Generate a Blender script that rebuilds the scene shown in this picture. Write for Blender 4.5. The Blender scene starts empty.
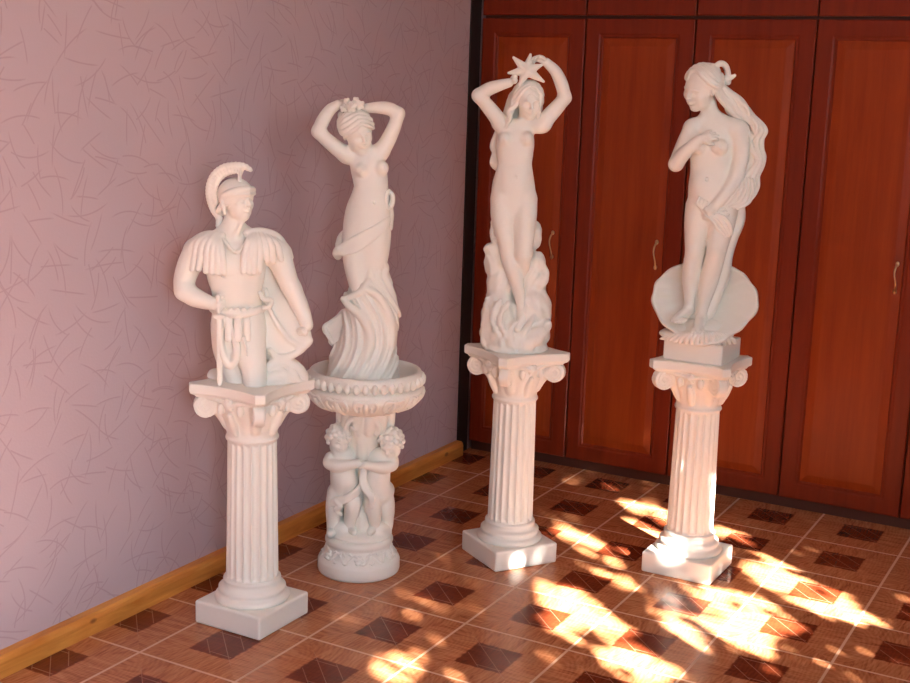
import bpy, bmesh, math, random
import numpy as np
from mathutils import Vector, Matrix

scene = bpy.context.scene
col = scene.collection
random.seed(7)
RNG = np.random.default_rng(11)

# ------------------------------------------------------------------ camera
TILE = 0.333
CAM = np.array([2.33460688, -2.48206136, 1.57264361])
YAW, PITCH, ROLL, FPX = -0.5036, 0.1991, 0.0315, 1279.0
_f = np.array([math.sin(YAW) * math.cos(PITCH), math.cos(YAW) * math.cos(PITCH), -math.sin(PITCH)])
_r = np.cross(_f, [0, 0, 1.0]); _r /= np.linalg.norm(_r); _u = np.cross(_r, _f)
_c, _s = math.cos(ROLL), math.sin(ROLL)
CF, CR, CU = _f, _c * _r + _s * _u, -_s * _r + _c * _u
cam_data = bpy.data.cameras.new('camera')
cam = bpy.data.objects.new('camera', cam_data)
col.objects.link(cam)
cam.matrix_world = Matrix(((CR[0], CU[0], -CF[0], CAM[0]), (CR[1], CU[1], -CF[1], CAM[1]), (CR[2], CU[2], -CF[2], CAM[2]), (0, 0, 0, 1)))
cam_data.sensor_width = 36
cam_data.lens = FPX / 910 * 36
cam_data.clip_start = 0.05
scene.camera = cam

def ray(u, v):
    return CF + CR * (u - 455) / FPX - CU * (v - 341.5) / FPX

# ------------------------------------------------------------------ objects
def link_mesh(name, me, mat, parent=None):
    o = bpy.data.objects.new(name, me)
    col.objects.link(o)
    if mat: me.materials.append(mat)
    if parent: o.parent = parent
    return o

def bm_obj(name, bm, mat, parent=None, smooth=False):
    me = bpy.data.meshes.new(name)
    bmesh.ops.recalc_face_normals(bm, faces=bm.faces)
    bm.to_mesh(me); bm.free()
    if smooth:
        me.polygons.foreach_set('use_smooth', [True] * len(me.polygons))
    return link_mesh(name, me, mat, parent)

def tag(o, label=None, cat=None, group=None, kind=None):
    if label: o['label'] = label
    if cat: o['category'] = cat
    if group: o['group'] = group
    if kind: o['kind'] = kind
    return o

def empty(name, loc, rz=0.0):
    o = bpy.data.objects.new(name, None)
    o.location = loc; o.rotation_euler = (0, 0, rz); o.empty_display_size = 0.05
    col.objects.link(o)
    return o

def box(bm, x0, x1, y0, y1, z0, z1, bev=0.0, seg=2):
    b = bmesh.new()
    bmesh.ops.create_cube(b, size=1)
    for v in b.verts:
        v.co = Vector(((x0 + x1) / 2 + v.co.x * (x1 - x0), (y0 + y1) / 2 + v.co.y * (y1 - y0), (z0 + z1) / 2 + v.co.z * (z1 - z0)))
    if bev > 0:
        bmesh.ops.bevel(b, geom=b.edges[:], offset=bev, segments=seg, affect='EDGES', profile=0.5)
    me = bpy.data.meshes.new('t'); b.to_mesh(me); b.free(); bm.from_mesh(me); bpy.data.meshes.remove(me)

def lathe(bm, prof, n=64, cx=0, cy=0, rfun=None, close=True):
    rings = []
    for (r, z) in prof:
        ring = []
        for i in range(n):
            a = 2 * math.pi * i / n
            rr = r if rfun is None else rfun(a, r, z)
            ring.append(bm.verts.new((cx + rr * math.cos(a), cy + rr * math.sin(a), z)))
        rings.append(ring)
    for a, b in zip(rings, rings[1:]):
        for i in range(n):
            bm.faces.new((a[i], a[(i + 1) % n], b[(i + 1) % n], b[i]))
    if close:
        bm.faces.new(rings[0][::-1]); bm.faces.new(rings[-1])

# ------------------------------------------------------------------ materials
class NB:
    def __init__(s, name):
        s.m = bpy.data.materials.new(name); s.m.use_nodes = True
        s.t = s.m.node_tree; s.n = s.t.nodes; s.n.clear()
        s.out = s.n.new('ShaderNodeOutputMaterial')
        s.b = s.n.new('ShaderNodeBsdfPrincipled')
        s.l(s.b.outputs[0], s.out.inputs[0])
    def l(s, a, b): s.t.links.new(a, b)
    def put(s, sock, v):
        if isinstance(v, bpy.types.NodeSocket): s.l(v, sock)
        elif isinstance(v, (tuple, list)) and sock.type == 'RGBA' and len(v) == 3: sock.default_value = (*v, 1)
        else: sock.default_value = v
    def math(s, op, a, b=0.0, c=None, clamp=False):
        n = s.n.new('ShaderNodeMath'); n.operation = op; n.use_clamp = clamp
        s.put(n.inputs[0], a); s.put(n.inputs[1], b)
        if c is not None: s.put(n.inputs[2], c)
        return n.outputs[0]
    def mix(s, f, a, b, mode='MIX'):
        n = s.n.new('ShaderNodeMix'); n.data_type = 'RGBA'; n.blend_type = mode
        s.put(n.inputs[0], f); s.put(n.inputs[6], a); s.put(n.inputs[7], b)
        return n.outputs[2]
    def coord(s, kind='Object'):
        return s.n.new('ShaderNodeTexCoord').outputs[kind]
    def sep(s, v):
        n = s.n.new('ShaderNodeSeparateXYZ'); s.l(v, n.inputs[0]); return n.outputs
    def comb(s, x, y, z=0.0):
        n = s.n.new('ShaderNodeCombineXYZ'); s.put(n.inputs[0], x); s.put(n.inputs[1], y); s.put(n.inputs[2], z); return n.outputs[0]
    def noise(s, vec, scale, detail=3, rough=0.5, dist=0.0):
        n = s.n.new('ShaderNodeTexNoise'); s.l(vec, n.inputs['Vector'])
        n.inputs['Scale'].default_value = scale; n.inputs['Detail'].default_value = detail
        n.inputs['Roughness'].default_value = rough; n.inputs['Distortion'].default_value = dist
        return n.outputs[0]
    def mapping(s, vec, loc=(0, 0, 0), rot=(0, 0, 0), scale=(1, 1, 1)):
        n = s.n.new('ShaderNodeMapping'); s.l(vec, n.inputs[0])
        n.inputs[1].default_value = loc; n.inputs[2].default_value = rot; n.inputs[3].default_value = scale
        return n.outputs[0]
    def ramp(s, f, stops):
        n = s.n.new('ShaderNodeValToRGB'); s.put(n.inputs[0], f)
        e = n.color_ramp.elements
        while len(e) < len(stops): e.new(0.5)
        for k, (p, c) in zip(e, stops):
            k.position = p; k.color = (*c, 1)
        return n.outputs[0]
    def bump(s, h, strength, dist=0.01):
        n = s.n.new('ShaderNodeBump'); s.put(n.inputs['Height'], h)
        n.inputs['Strength'].default_value = strength; n.inputs['Distance'].default_value = dist
        s.l(n.outputs[0], s.b.inputs['Normal'])
    def done(s, color=None, rough=None, **kw):
        if color is not None: s.put(s.b.inputs['Base Color'], color)
        if rough is not None: s.put(s.b.inputs['Roughness'], rough)
        for k, v in kw.items(): s.put(s.b.inputs[k], v)
        return s.m

def mat_plaster():
    n = NB('plaster'); c = n.coord()
    f = n.noise(c, 9, 4)
    colr = n.mix(n.math('MULTIPLY', f, 0.5), (0.865, 0.87, 0.79), (0.82, 0.815, 0.735))
    n.bump(n.noise(c, 90, 4, 0.6), 0.12, 0.004)
    return n.done(colr, 0.52)

def mat_wall():
    n = NB('wallpaper'); c = n.coord(); x, y, z = n.sep(c)
    base = n.mix(n.noise(c, 1.6, 2), (0.54, 0.435, 0.47), (0.505, 0.40, 0.43))
    uv = n.comb(y, z)
    tot = None
    for k, (cell, amp) in enumerate(((7.5, 1), (6.6, 1), (8.5, 1), (6.0, 1), (7.1, 1))):
        mp = n.mapping(uv, loc=(3.1 * k, 1.7 * k, 0), rot=(0, 0, 0.35 * k))
        v = n.n.new('ShaderNodeTexVoronoi'); v.voronoi_dimensions = '2D'; n.l(mp, v.inputs['Vector'])
        v.inputs['Scale'].default_value = cell
        sub = n.n.new('ShaderNodeVectorMath'); sub.operation = 'SUBTRACT'
        n.l(mp, sub.inputs[0])
        n.l(v.outputs['Position'], sub.inputs[1])
        r, g, b = n.sep(v.outputs['Color'])
        dx, dy, _ = n.sep(sub.outputs[0])
        ang = n.math('ADD', n.math('MULTIPLY', n.math('SUBTRACT', r, 0.5), 2.4), -0.35 * k)
        ca, sa = n.math('COSINE', ang), n.math('SINE', ang)
        px = n.math('ADD', n.math('MULTIPLY', dx, ca), n.math('MULTIPLY', dy, sa))
        py = n.math('SUBTRACT', n.math('MULTIPLY', dy, ca), n.math('MULTIPLY', dx, sa))
        cur = n.math('MULTIPLY', n.math('SUBTRACT', g, 0.5), 9.0)
        px = n.math('ADD', px, n.math('MULTIPLY', cur, n.math('MULTIPLY', py, py)))
        line = n.math('SUBTRACT', 1.0, n.math('DIVIDE', n.math('ABSOLUTE', px), 0.0033), clamp=True)
        ln = n.math('SUBTRACT', 1.0, n.math('DIVIDE', n.math('ABSOLUTE', py), n.math('ADD', n.math('MULTIPLY', b, 0.04), 0.045)), clamp=True)
        ln = n.math('MINIMUM', n.math('MULTIPLY', ln, 3.0), 1.0)
        m = n.math('MULTIPLY', line, ln)
        tot = m if tot is None else n.math('MAXIMUM', tot, m)
    colr = n.mix(n.math('MULTIPLY', tot, 0.52), base, (0.34, 0.215, 0.24))
    n.bump(n.math('ADD', n.math('MULTIPLY', tot, -0.6), n.noise(c, 140, 2)), 0.12, 0.003)
    return n.done(colr, 0.6)

def mat_floor():
    n = NB('floor_tiles'); c = n.coord(); x, y, z = n.sep(c)
    fx = n.math('FRACT', n.math('ADD', n.math('DIVIDE', x, TILE), 20.0))
    fy = n.math('FRACT', n.math('ADD', n.math('DIVIDE', y, TILE), 20.0))
    ux, uy = n.math('SUBTRACT', fx, 0.5), n.math('SUBTRACT', fy, 0.5)
    ax, ay = n.math('ABSOLUTE', ux), n.math('ABSOLUTE', uy)
    mx = n.math('MAXIMUM', ax, ay)
    grout = n.math('MULTIPLY', n.math('SUBTRACT', mx, 0.4865), 220.0, clamp=True)
    # per-tile random value
    ix = n.math('FLOOR', n.math('DIVIDE', x, TILE)); iy = n.math('FLOOR', n.math('DIVIDE', y, TILE))
    wn = n.n.new('ShaderNodeTexWhiteNoise'); wn.noise_dimensions = '2D'
    n.l(n.comb(ix, iy), wn.inputs['Vector'])
    rnd = wn.outputs['Value']
    # veneer pattern: four triangles with different grain directions
    tri = n.math('GREATER_THAN', ay, ax)
    off = n.math('MULTIPLY', rnd, 7.0)
    g1 = n.comb(n.math('MULTIPLY', ux, 3.0), n.math('MULTIPLY', uy, 22.0), off)
    g2 = n.comb(n.math('MULTIPLY', ux, 22.0), n.math('MULTIPLY', uy, 3.0), off)
    w1 = n.noise(g1, 1.0, 4, 0.6, 1.2); w2 = n.noise(g2, 1.0, 4, 0.6, 1.2)
    gm = n.n.new('ShaderNodeMix'); gm.data_type = 'FLOAT'; n.l(tri, gm.inputs[0]); n.l(w1, gm.inputs[2]); n.l(w2, gm.inputs[3])
    grain = gm.outputs[0]
    wv = n.n.new('ShaderNodeTexWave'); wv.wave_type = 'RINGS'; wv.rings_direction = 'SPHERICAL'
    n.l(n.mapping(n.comb(n.math('ADD', ux, 0.5), n.math('MULTIPLY', uy, 0.55), off), scale=(1, 1, 0.02)), wv.inputs[0])
    wv.inputs['Scale'].default_value = 9; wv.inputs['Distortion'].default_value = 5; wv.inputs['Detail'].default_value = 2
    wv.inputs['Detail Scale'].default_value = 1.5
    grain = n.math('ADD', n.math('MULTIPLY', grain, 0.75), n.math('MULTIPLY', wv.outputs['Fac'], 0.08))
    light = n.ramp(grain, [(0.22, (0.27, 0.075, 0.026)), (0.40, (0.47, 0.175, 0.072)), (0.60, (0.60, 0.265, 0.125)), (0.85, (0.68, 0.34, 0.18))])
    dark = n.ramp(grain, [(0.2, (0.10, 0.018, 0.007)), (0.75, (0.26, 0.052, 0.018))])
    wob = n.math('MULTIPLY', n.math('SUBTRACT', n.noise(c, 60, 2), 0.5), 0.03)
    inner = n.math('MULTIPLY', n.math('SUBTRACT', 0.225, n.math('ADD', n.math('MAXIMUM', ax, ay), wob)), 60.0, clamp=True)
    colr = n.mix(inner, light, dark)
    # thin inlay lines: the diagonal of the dark square and two bent ones beside it
    dg = n.math('ADD', ux, uy)
    adg = n.math('ABSOLUTE', dg)
    l1 = n.math('MULTIPLY', n.math('SUBTRACT', 0.006, adg), 300.0, clamp=True)
    l1 = n.math('MULTIPLY', l1, n.math('LESS_THAN', mx, 0.29))
    l2 = n.math('MULTIPLY', n.math('SUBTRACT', 0.006, n.math('ABSOLUTE', n.math('SUBTRACT', adg, 0.20))), 300.0, clamp=True)
    l2 = n.math('MULTIPLY', l2, n.math('LESS_THAN', mx, 0.20))
    l3 = n.math('MULTIPLY', n.math('SUBTRACT', 0.006, n.math('ABSOLUTE', n.math('SUBTRACT', ay, 0.17))), 300.0, clamp=True)
    l3 = n.math('MULTIPLY', l3, n.math('LESS_THAN', adg, 0.20))
    l3 = n.math('MULTIPLY', l3, n.math('LESS_THAN', ax, 0.20))
    lines = n.math('MAXIMUM', n.math('MAXIMUM', l1, l2), l3)
    colr = n.mix(n.math('MULTIPLY', lines, 0.55), colr, (0.50, 0.26, 0.16))
    colr = n.mix(grout, colr, (0.68, 0.42, 0.27))
    n.bump(n.math('SUBTRACT', n.math('MULTIPLY', n.noise(c, 40, 3), 0.15), grout), 0.25, 0.002)
    return n.done(colr, n.math('ADD', n.math('MULTIPLY', grout, 0.35), n.math('ADD', n.math('MULTIPLY', grain, 0.12), 0.18)), **{'Specular IOR Level': 0.35})

def mat_wood(name, c0, c1, rough=0.32, axis='z', streak=1.0):
    n = NB(name); c = n.coord()
    sc = {'z': (16, 16, 1.0), 'x': (1.0, 16, 16), 'y': (16, 1.0, 16)}[axis]
    f = n.noise(n.mapping(c, scale=sc), 1.6 * streak, 5, 0.55, 0.4)
    g = n.noise(n.mapping(c, scale=tuple(a * 5 for a in sc)), 2.0, 3, 0.6)
    f = n.math('ADD', n.math('MULTIPLY', f, 0.8), n.math('MULTIPLY', g, 0.2))
    colr = n.ramp(f, [(0.3, c0), (0.7, c1)])
    n.bump(g, 0.05, 0.002)
    return n.done(colr, rough, **{'Specular IOR Level': 0.22})

def mat_pine():
    n = NB('pine'); c = n.coord()
    f = n.noise(n.mapping(c, scale=(14, 1.4, 14)), 2.5, 5, 0.55, 0.8)
    colr = n.ramp(f, [(0.3, (0.55, 0.19, 0.030)), (0.7, (0.80, 0.37, 0.08))])
    v = n.n.new('ShaderNodeTexVoronoi'); n.l(n.mapping(c, scale=(1, 0.55, 1)), v.inputs['Vector']); v.inputs['Scale'].default_value = 9
    k = n.math('MULTIPLY', n.math('SUBTRACT', 0.10, v.outputs['Distance']), 25.0, clamp=True)
    colr = n.mix(n.math('MULTIPLY', k, 0.8), colr, (0.16, 0.045, 0.012))
    return n.done(colr, 0.4)

def mat_plain(name, c, rough=0.6, metal=0.0):
    n = NB(name); co = n.coord()
    colr = n.mix(n.noise(co, 12, 3), tuple(a * 0.93 for a in c), tuple(min(1, a * 1.05) for a in c))
    return n.done(colr, rough, Metallic=metal)

PL = mat_plaster()
WALL = mat_wall(); FLOOR = mat_floor(); PINE = mat_pine()
W_FRAME = mat_wood('cherry_wood_frame', (0.165, 0.019, 0.005), (0.235, 0.029, 0.007), 0.36)
W_PANEL = mat_wood('cherry_wood_panel', (0.24, 0.032, 0.005), (0.36, 0.058, 0.008), 0.38)
W_DARK = mat_plain('dark_carcass', (0.085, 0.022, 0.010), 0.55)
BRASS = mat_plain('brass', (0.75, 0.55, 0.30), 0.28, 1.0)
WHITE = mat_plain('white_paint', (0.80, 0.78, 0.76), 0.6)
LEAF = mat_plain('leaf_green', (0.10, 0.20, 0.04), 0.6)

# ------------------------------------------------------------------ room
XW, YB, XR, YF, ZC = -0.222, 2.80, 3.30, -3.9, 2.65
def struct(name, bm, m): return tag(bm_obj(name, bm, m), kind='structure')
b = bmesh.new(); box(b, XW - .15, XR + .25, YF - .25, YB + .15, -0.12, 0); struct('floor', b, FLOOR)
b = bmesh.new(); box(b, XW - .15, XR + .25, YF - .25, YB + .15, ZC, ZC + .12); struct('ceiling', b, WHITE)
b = bmesh.new(); box(b, XW - .15, XW, YF - .25, YB + .15, 0, ZC); struct('wall_left', b, WALL)
b = bmesh.new(); box(b, XW, XR, YB, YB + .15, 0, ZC); struct('wall_back', b, WALL)

def wall_right(w1, w2):
    bm = bmesh.new()
    for (p, q, r, t) in ((YF, w2[0], 0, ZC), (w2[0], w2[1], 0, w2[2]), (w2[0], w2[1], w2[3], ZC), (w2[1], w1[0], 0, ZC),
                         (w1[0], w1[1], 0, w1[2]), (w1[0], w1[1], w1[3], ZC), (w1[1], YB, 0, ZC)):
        box(bm, XR, XR + .2, p, q, r, t)
    return struct('wall_right', bm, WALL)
RW = (-1.75, 0.62, 0.85, 2.30)      # window in the right wall: y0 y1 z0 z1
RW2 = (-3.45, -2.45, 0.85, 2.30)     # second window nearer the camera
wall_right(RW, RW2)
bm = bmesh.new(); box(bm, XW, XR + .2, YF - .2, YF, 0, ZC); struct('wall_front', bm, WALL)
def window(name, axis, pos, w, nm):
    bm = bmesh.new(); a0, a1, z0, z1 = w
    t = 0.05
    def bb(p, q, r, s):
        if axis == 'x': box(bm, pos + .08, pos + .14, p, q, r, s, .006)
        else: box(bm, p, q, pos + .06, pos + .12, r, s, .006)
    bb(a0, a0 + t, z0, z1); bb(a1 - t, a1, z0, z1); bb(a0, a1, z0, z0 + t); bb(a0, a1, z1 - t, z1)
    for k in range(1, nm):
        m = a0 + (a1 - a0) * k / nm
        bb(m - .025, m + .025, z0, z1)
    return struct(name, bm, WHITE)
window('window_1', 'x', XR, RW, 2)
window('window_2', 'x', XR, RW2, 2)

# pine baseboard, stops at the wardrobe
bm = bmesh.new()
prof = [(0, 0), (0.034, 0), (0.034, 0.044), (0.031, 0.054), (0.025, 0.0605), (0.0, 0.0625)]
vs = [[bm.verts.new((XW + a, yy, h)) for (a, h) in prof] for yy in (YF, 2.20)]
for i in range(len(prof)):
    j = (i + 1) % len(prof)
    bm.faces.new((vs[0][i], vs[0][j], vs[1][j], vs[1][i]))
bm.faces.new(vs[0]); bm.faces.new(vs[1][::-1])
struct('baseboard_left', bm, PINE)
bm = bmesh.new(); box(bm, XW, XW + .006, 2.20, 2.285, 0, ZC); struct('gap_shade_1', bm, mat_plain('painted_shade', (0.012, 0.009, 0.009), 0.6))  # dark strip painted in for the shaded gap between wall and wardrobe

# ------------------------------------------------------------------ fitted wardrobe
YD = 2.286                                        # front plane of the doors
ward = tag(empty('fitted_wardrobe', (0, YD, 0)), 'tall cherry red wooden wardrobe with panelled doors filling the back wall', 'wardrobe')
edges = [-0.213, 0.250, 0.700, 1.155, 1.6085, 2.062, 2.515, 2.968]

ZL0, ZL1, ZU0, ZU1 = 0.045, 1.838, 1.850, 2.46
bm = bmesh.new()
box(bm, edges[0] + .004, edges[-1], .026, .50, 0.0, 2.50)
bm_obj('carcass', bm, W_DARK, ward)
def door(x0, x1, z0, z1, handle=None):
    g = 0.0028
    x0 += g; x1 -= g
    bm = bmesh.new()
    fw = 0.062 if x1 - x0 > .3 else .05
    # frame: stepped rectangular rings from the outer edge to the recess of the panel
    steps = [(0, 0.022), (0, 0.003), (0.004, 0.0), (fw - .006, 0.0), (fw, 0.003), (fw + .006, 0.0025), (fw + .012, 0.0085), (fw + .016, 0.0085)]
    rings = []
    for (ins, dy) in steps:
        rings.append([bm.verts.new(c) for c in ((x0 + ins, dy, z0 + ins), (x1 - ins, dy, z0 + ins), (x1 - ins, dy, z1 - ins), (x0 + ins, dy, z1 - ins))])
    for a, c in zip(rings, rings[1:]):
        for i in range(4): bm.faces.new((a[i], a[(i + 1) % 4], c[(i + 1) % 4], c[i]))
    bm.faces.new(rings[0])
    d = bm_obj('door', bm, W_FRAME, ward)
    bm = bmesh.new()
    i0 = fw + .012
    rings = []
    for (ins, dy) in [(i0, 0.012), (i0, 0.0080), (i0 + .004, 0.0075), (i0 + .028, 0.0015), (i0 + .032, 0.001)]:
        rings.append([bm.verts.new(c) for c in ((x0 + ins, dy, z0 + ins), (x1 - ins, dy, z0 + ins), (x1 - ins, dy, z1 - ins), (x0 + ins, dy, z1 - ins))])
    for a, c in zip(rings, rings[1:]):
        for i in range(4): bm.faces.new((a[i], a[(i + 1) % 4], c[(i + 1) % 4], c[i]))
    bm.faces.new(rings[-1]); bm.faces.new(rings[0])
    bm_obj('door_panel', bm, W_PANEL, d)
    if handle is not None:
        hx, hz = handle
        bm = bmesh.new()
        pts = []
        for k in range(13):
            t = k / 12
            zz = hz - .050 + .100 * t
            pts.append(Vector((hx + .004 * math.sin(2 * math.pi * t), -.003 - .024 * math.sin(math.pi * t) ** .8, zz)))
        prev = None
        for k, p in enumerate(pts):
            r = 0.0048 - .0018 * math.sin(math.pi * k / 12)
            ring = [bm.verts.new((p.x + r * math.cos(a), p.y + r * .8 * math.sin(a), p.z)) for a in [2 * math.pi * i / 10 for i in range(10)]]
            if prev:
                for i in range(10): bm.faces.new((prev[i], prev[(i + 1) % 10], ring[(i + 1) % 10], ring[i]))
            else: bm.faces.new(ring[::-1])
            prev = ring
        bm.faces.new(prev)
        for zz in (hz - .050, hz + .050):
            bmesh.ops.create_uvsphere(bm, u_segments=10, v_segments=8, radius=.0075, matrix=Matrix.Translation((hx, -.002, zz)) @ Matrix.Diagonal((1, .55, 1.3, 1)))
        tag(bm_obj('handle', bm, BRASS, d, True), 'curved brass bow handle')
    return d
HZ = {0: (1, .935), 1: (1, .935), 2: (0, .935), 3: (1, .935), 4: (0, 1.02), 5: (1, 1.02), 6: (0, 1.02)}
for i in range(len(edges) - 1):
    side, hz = HZ[i]
    hx = (edges[i + 1] - .100 if i < 3 else edges[i + 1] - .095) if side else edges[i] + .10
    door(edges[i], edges[i + 1], ZL0, ZL1, (hx, hz))
    door(edges[i], edges[i + 1], ZU0, ZU1)

# ------------------------------------------------------------------ sculpting engine: distance fields meshed by surface nets
def smooth_pts(pts, n=6):
    """Catmull-Rom through rows of values"""
    P = np.asarray(pts, float)
    if len(P) < 3: return P
    Q = np.vstack([2 * P[0] - P[1], P, 2 * P[-1] - P[-2]])
    out = []
    for i in range(1, len(Q) - 2):
        for k in range(n):
            t = k / n
            a, b_, c, d = Q[i - 1], Q[i], Q[i + 1], Q[i + 2]
            out.append(.5 * ((2 * b_) + (-a + c) * t + (2 * a - 5 * b_ + 4 * c - d) * t * t + (-a + 3 * b_ - 3 * c + d) * t ** 3))
    out.append(P[-1])
    return np.array(out)

class Sculpt:
    def __init__(s, h=0.0024):
        s.h = h; s.ops = []
    def _push(s, fn, lo, hi, k, mode):
        s.ops.append((fn, np.array(lo, float), np.array(hi, float), k, mode))
    def ell(s, c, r, k=0.006, rot=None, mode='add'):
        c = np.array(c, float); r = np.array(r, float); R = np.eye(3) if rot is None else np.array(rot)
        ext = np.sqrt(((R * r[None, :]) ** 2).sum(1))
        def fn(X, Y, Z):
            x, y, z = X - c[0], Y - c[1], Z - c[2]
            a = (R[0, 0] * x + R[1, 0] * y + R[2, 0] * z) / r[0]
            b_ = (R[0, 1] * x + R[1, 1] * y + R[2, 1] * z) / r[1]
            d = (R[0, 2] * x + R[1, 2] * y + R[2, 2] * z) / r[2]
            k0 = np.sqrt(a * a + b_ * b_ + d * d) + 1e-9
            k1 = np.sqrt((a / r[0]) ** 2 + (b_ / r[1]) ** 2 + (d / r[2]) ** 2) + 1e-9
            return k0 * (k0 - 1) / k1
        s._push(fn, c - ext, c + ext, k, mode)
    def cut_ell(s, c, r, k=0.003, rot=None): s.ell(c, r, k, rot, 'cut')
    def box(s, c, half, rnd=0.003, k=0.003, rot=None, mode='add'):
        c = np.array(c, float); half = np.array(half, float); R = np.eye(3) if rot is None else np.array(rot)
        ext = (np.abs(R) * half[None, :]).sum(1)
        def fn(X, Y, Z):
            x, y, z = X - c[0], Y - c[1], Z - c[2]
            q = [np.abs(R[0, i] * x + R[1, i] * y + R[2, i] * z) - (half[i] - rnd) for i in range(3)]
            out = np.sqrt(sum(np.maximum(a, 0) ** 2 for a in q))
            return out + np.minimum(np.maximum(np.maximum(q[0], q[1]), q[2]), 0) - rnd
        s._push(fn, c - ext, c + ext, k, mode)
    def chain(s, pts, k=0.006, flat=1.0, smooth=True, mode='add', n=6, axis=1):
        """pts rows: x y z r ; flat <1 squashes along one axis"""
        P = smooth_pts(pts, n) if smooth else np.asarray(pts, float)
        segs = []
        for a, b_ in zip(P[:-1], P[1:]): segs.append((a, b_))
        R = P[:, 3].max()
        lo = P[:, :3].min(0) - R; hi = P[:, :3].max(0) + R
        s.ops.append(('chain', segs, lo, hi, k, mode, flat, axis))
    def displace(s, fn, lo, hi):
        s._push(fn, lo, hi, 0, 'disp')
    def field(s, fn, lo, hi, k=0.004, mode='add'):
        s._push(fn, lo, hi, k, mode)
    def grid(s):
        los = []; his = []
        for op in s.ops:
            if op[0] == 'chain':
                if op[5] == 'add': los.append(op[2]); his.append(op[3])
            elif op[4] == 'add': los.append(op[1]); his.append(op[2])
        lo = np.min(los, 0) - 0.012; hi = np.max(his, 0) + 0.012
        n = np.ceil((hi - lo) / s.h).astype(int) + 1
        D = np.full(n, 0.5, np.float32)
        ax = [(lo[i] + s.h * np.arange(n[i])).astype(np.float32) for i in range(3)]
        def win(l, h_, pad):
            i0 = np.clip(np.floor((l - pad - lo) / s.h).astype(int), 0, n); i1 = np.clip(np.ceil((h_ + pad - lo) / s.h).astype(int) + 1, 0, n)
            return i0, i1
        def comb(sub, T, k, mode):
            if mode == 'add':
                if k > 0:
                    hh = np.maximum(k - np.abs(sub - T), 0) / k
                    return np.minimum(sub, T) - hh * hh * k * .25
                return np.minimum(sub, T)
            if mode == 'cut':
                T = -T
                if k > 0:
                    hh = np.maximum(k - np.abs(sub - T), 0) / k
                    return np.maximum(sub, T) + hh * hh * k * .25
                return np.maximum(sub, T)
            return sub + T
        for op in s.ops:
            if op[0] == 'chain':
                _, segs, l, h_, k, mode, flat, axis = op
                pad = k + 3 * s.h
                i0, i1 = win(l, h_, pad)
                if (i1 <= i0).any(): continue
                T = np.full(i1 - i0, 0.5, np.float32)
                for a, b_ in segs:
                    rm = max(a[3], b_[3]) + pad
                    j0, j1 = win(np.minimum(a[:3], b_[:3]) - rm, np.maximum(a[:3], b_[:3]) + rm, 0)
                    j0 = np.maximum(j0, i0); j1 = np.minimum(j1, i1)
                    if (j1 <= j0).any(): continue
                    X = ax[0][j0[0]:j1[0]][:, None, None]; Y = ax[1][j0[1]:j1[1]][None, :, None]; Z = ax[2][j0[2]:j1[2]][None, None, :]
                    d = b_[:3] - a[:3]; L = float(d @ d) + 1e-12
                    t = np.clip(((X - a[0]) * d[0] + (Y - a[1]) * d[1] + (Z - a[2]) * d[2]) / L, 0, 1)
                    e = [X - (a[0] + t * d[0]), Y - (a[1] + t * d[1]), Z - (a[2] + t * d[2])]
                    if flat != 1.0: e[axis] = e[axis] / flat
                    dist = np.sqrt(e[0] ** 2 + e[1] ** 2 + e[2] ** 2) - (a[3] + t * (b_[3] - a[3]))
                    sl = tuple(slice(j0[q] - i0[q], j1[q] - i0[q]) for q in range(3))
                    T[sl] = np.minimum(T[sl], dist)
                sl = tuple(slice(i0[q], i1[q]) for q in range(3))
                D[sl] = comb(D[sl], T, k, mode)
            else:
                fn, l, h_, k, mode = op
                i0, i1 = win(l, h_, k + 3 * s.h)
                if (i1 <= i0).any(): continue
                X = ax[0][i0[0]:i1[0]][:, None, None]; Y = ax[1][i0[1]:i1[1]][None, :, None]; Z = ax[2][i0[2]:i1[2]][None, None, :]
                T = fn(X, Y, Z)
                sl = tuple(slice(i0[q], i1[q]) for q in range(3))
                D[sl] = comb(D[sl], T, k, mode)
        return D, lo
    def build(s, name, mat, parent=None, smooth_iter=1, clip_z=None, clip_top=None):
        D, lo = s.grid()
        if clip_z is not None:
            z = lo[2] + s.h * np.arange(D.shape[2])
            D = np.maximum(D, (clip_z - z)[None, None, :])
        if clip_top is not None:
            z = lo[2] + s.h * np.arange(D.shape[2])
            D = np.maximum(D, (z - clip_top)[None, None, :])
        D[0] = D[-1] = 0.1; D[:, 0] = D[:, -1] = 0.1; D[:, :, 0] = D[:, :, -1] = 0.1
        ins = D < 0
        nx, ny, nz = [a - 1 for a in D.shape]
        cnt = np.zeros((nx, ny, nz), np.int8)
        for i in (0, 1):
            for j in (0, 1):
                for k in (0, 1): cnt += ins[i:nx + i, j:ny + j, k:nz + k]
        act = np.argwhere((cnt > 0) & (cnt < 8))
        idx = np.full((nx, ny, nz), -1, np.int32)
        idx[act[:, 0], act[:, 1], act[:, 2]] = np.arange(len(act))
        acc = np.zeros((len(act), 3)); num = np.zeros(len(act))
        cs = [(i, j, k) for i in (0, 1) for j in (0, 1) for k in (0, 1)]
        for a in cs:
            for axx in range(3):
                if a[axx]: continue
                b_ = list(a); b_[axx] = 1
                da = D[act[:, 0] + a[0], act[:, 1] + a[1], act[:, 2] + a[2]]
                db = D[act[:, 0] + b_[0], act[:, 1] + b_[1], act[:, 2] + b_[2]]
                m = (da < 0) != (db < 0)
                t = np.where(m, da / np.where(m, da - db, 1), 0)
                p = np.tile(np.array(a, float), (len(act), 1)); p[:, axx] = t
                acc[m] += p[m]; num[m] += 1
        V = (act + acc / num[:, None]) * s.h + lo
        Q = []
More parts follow.
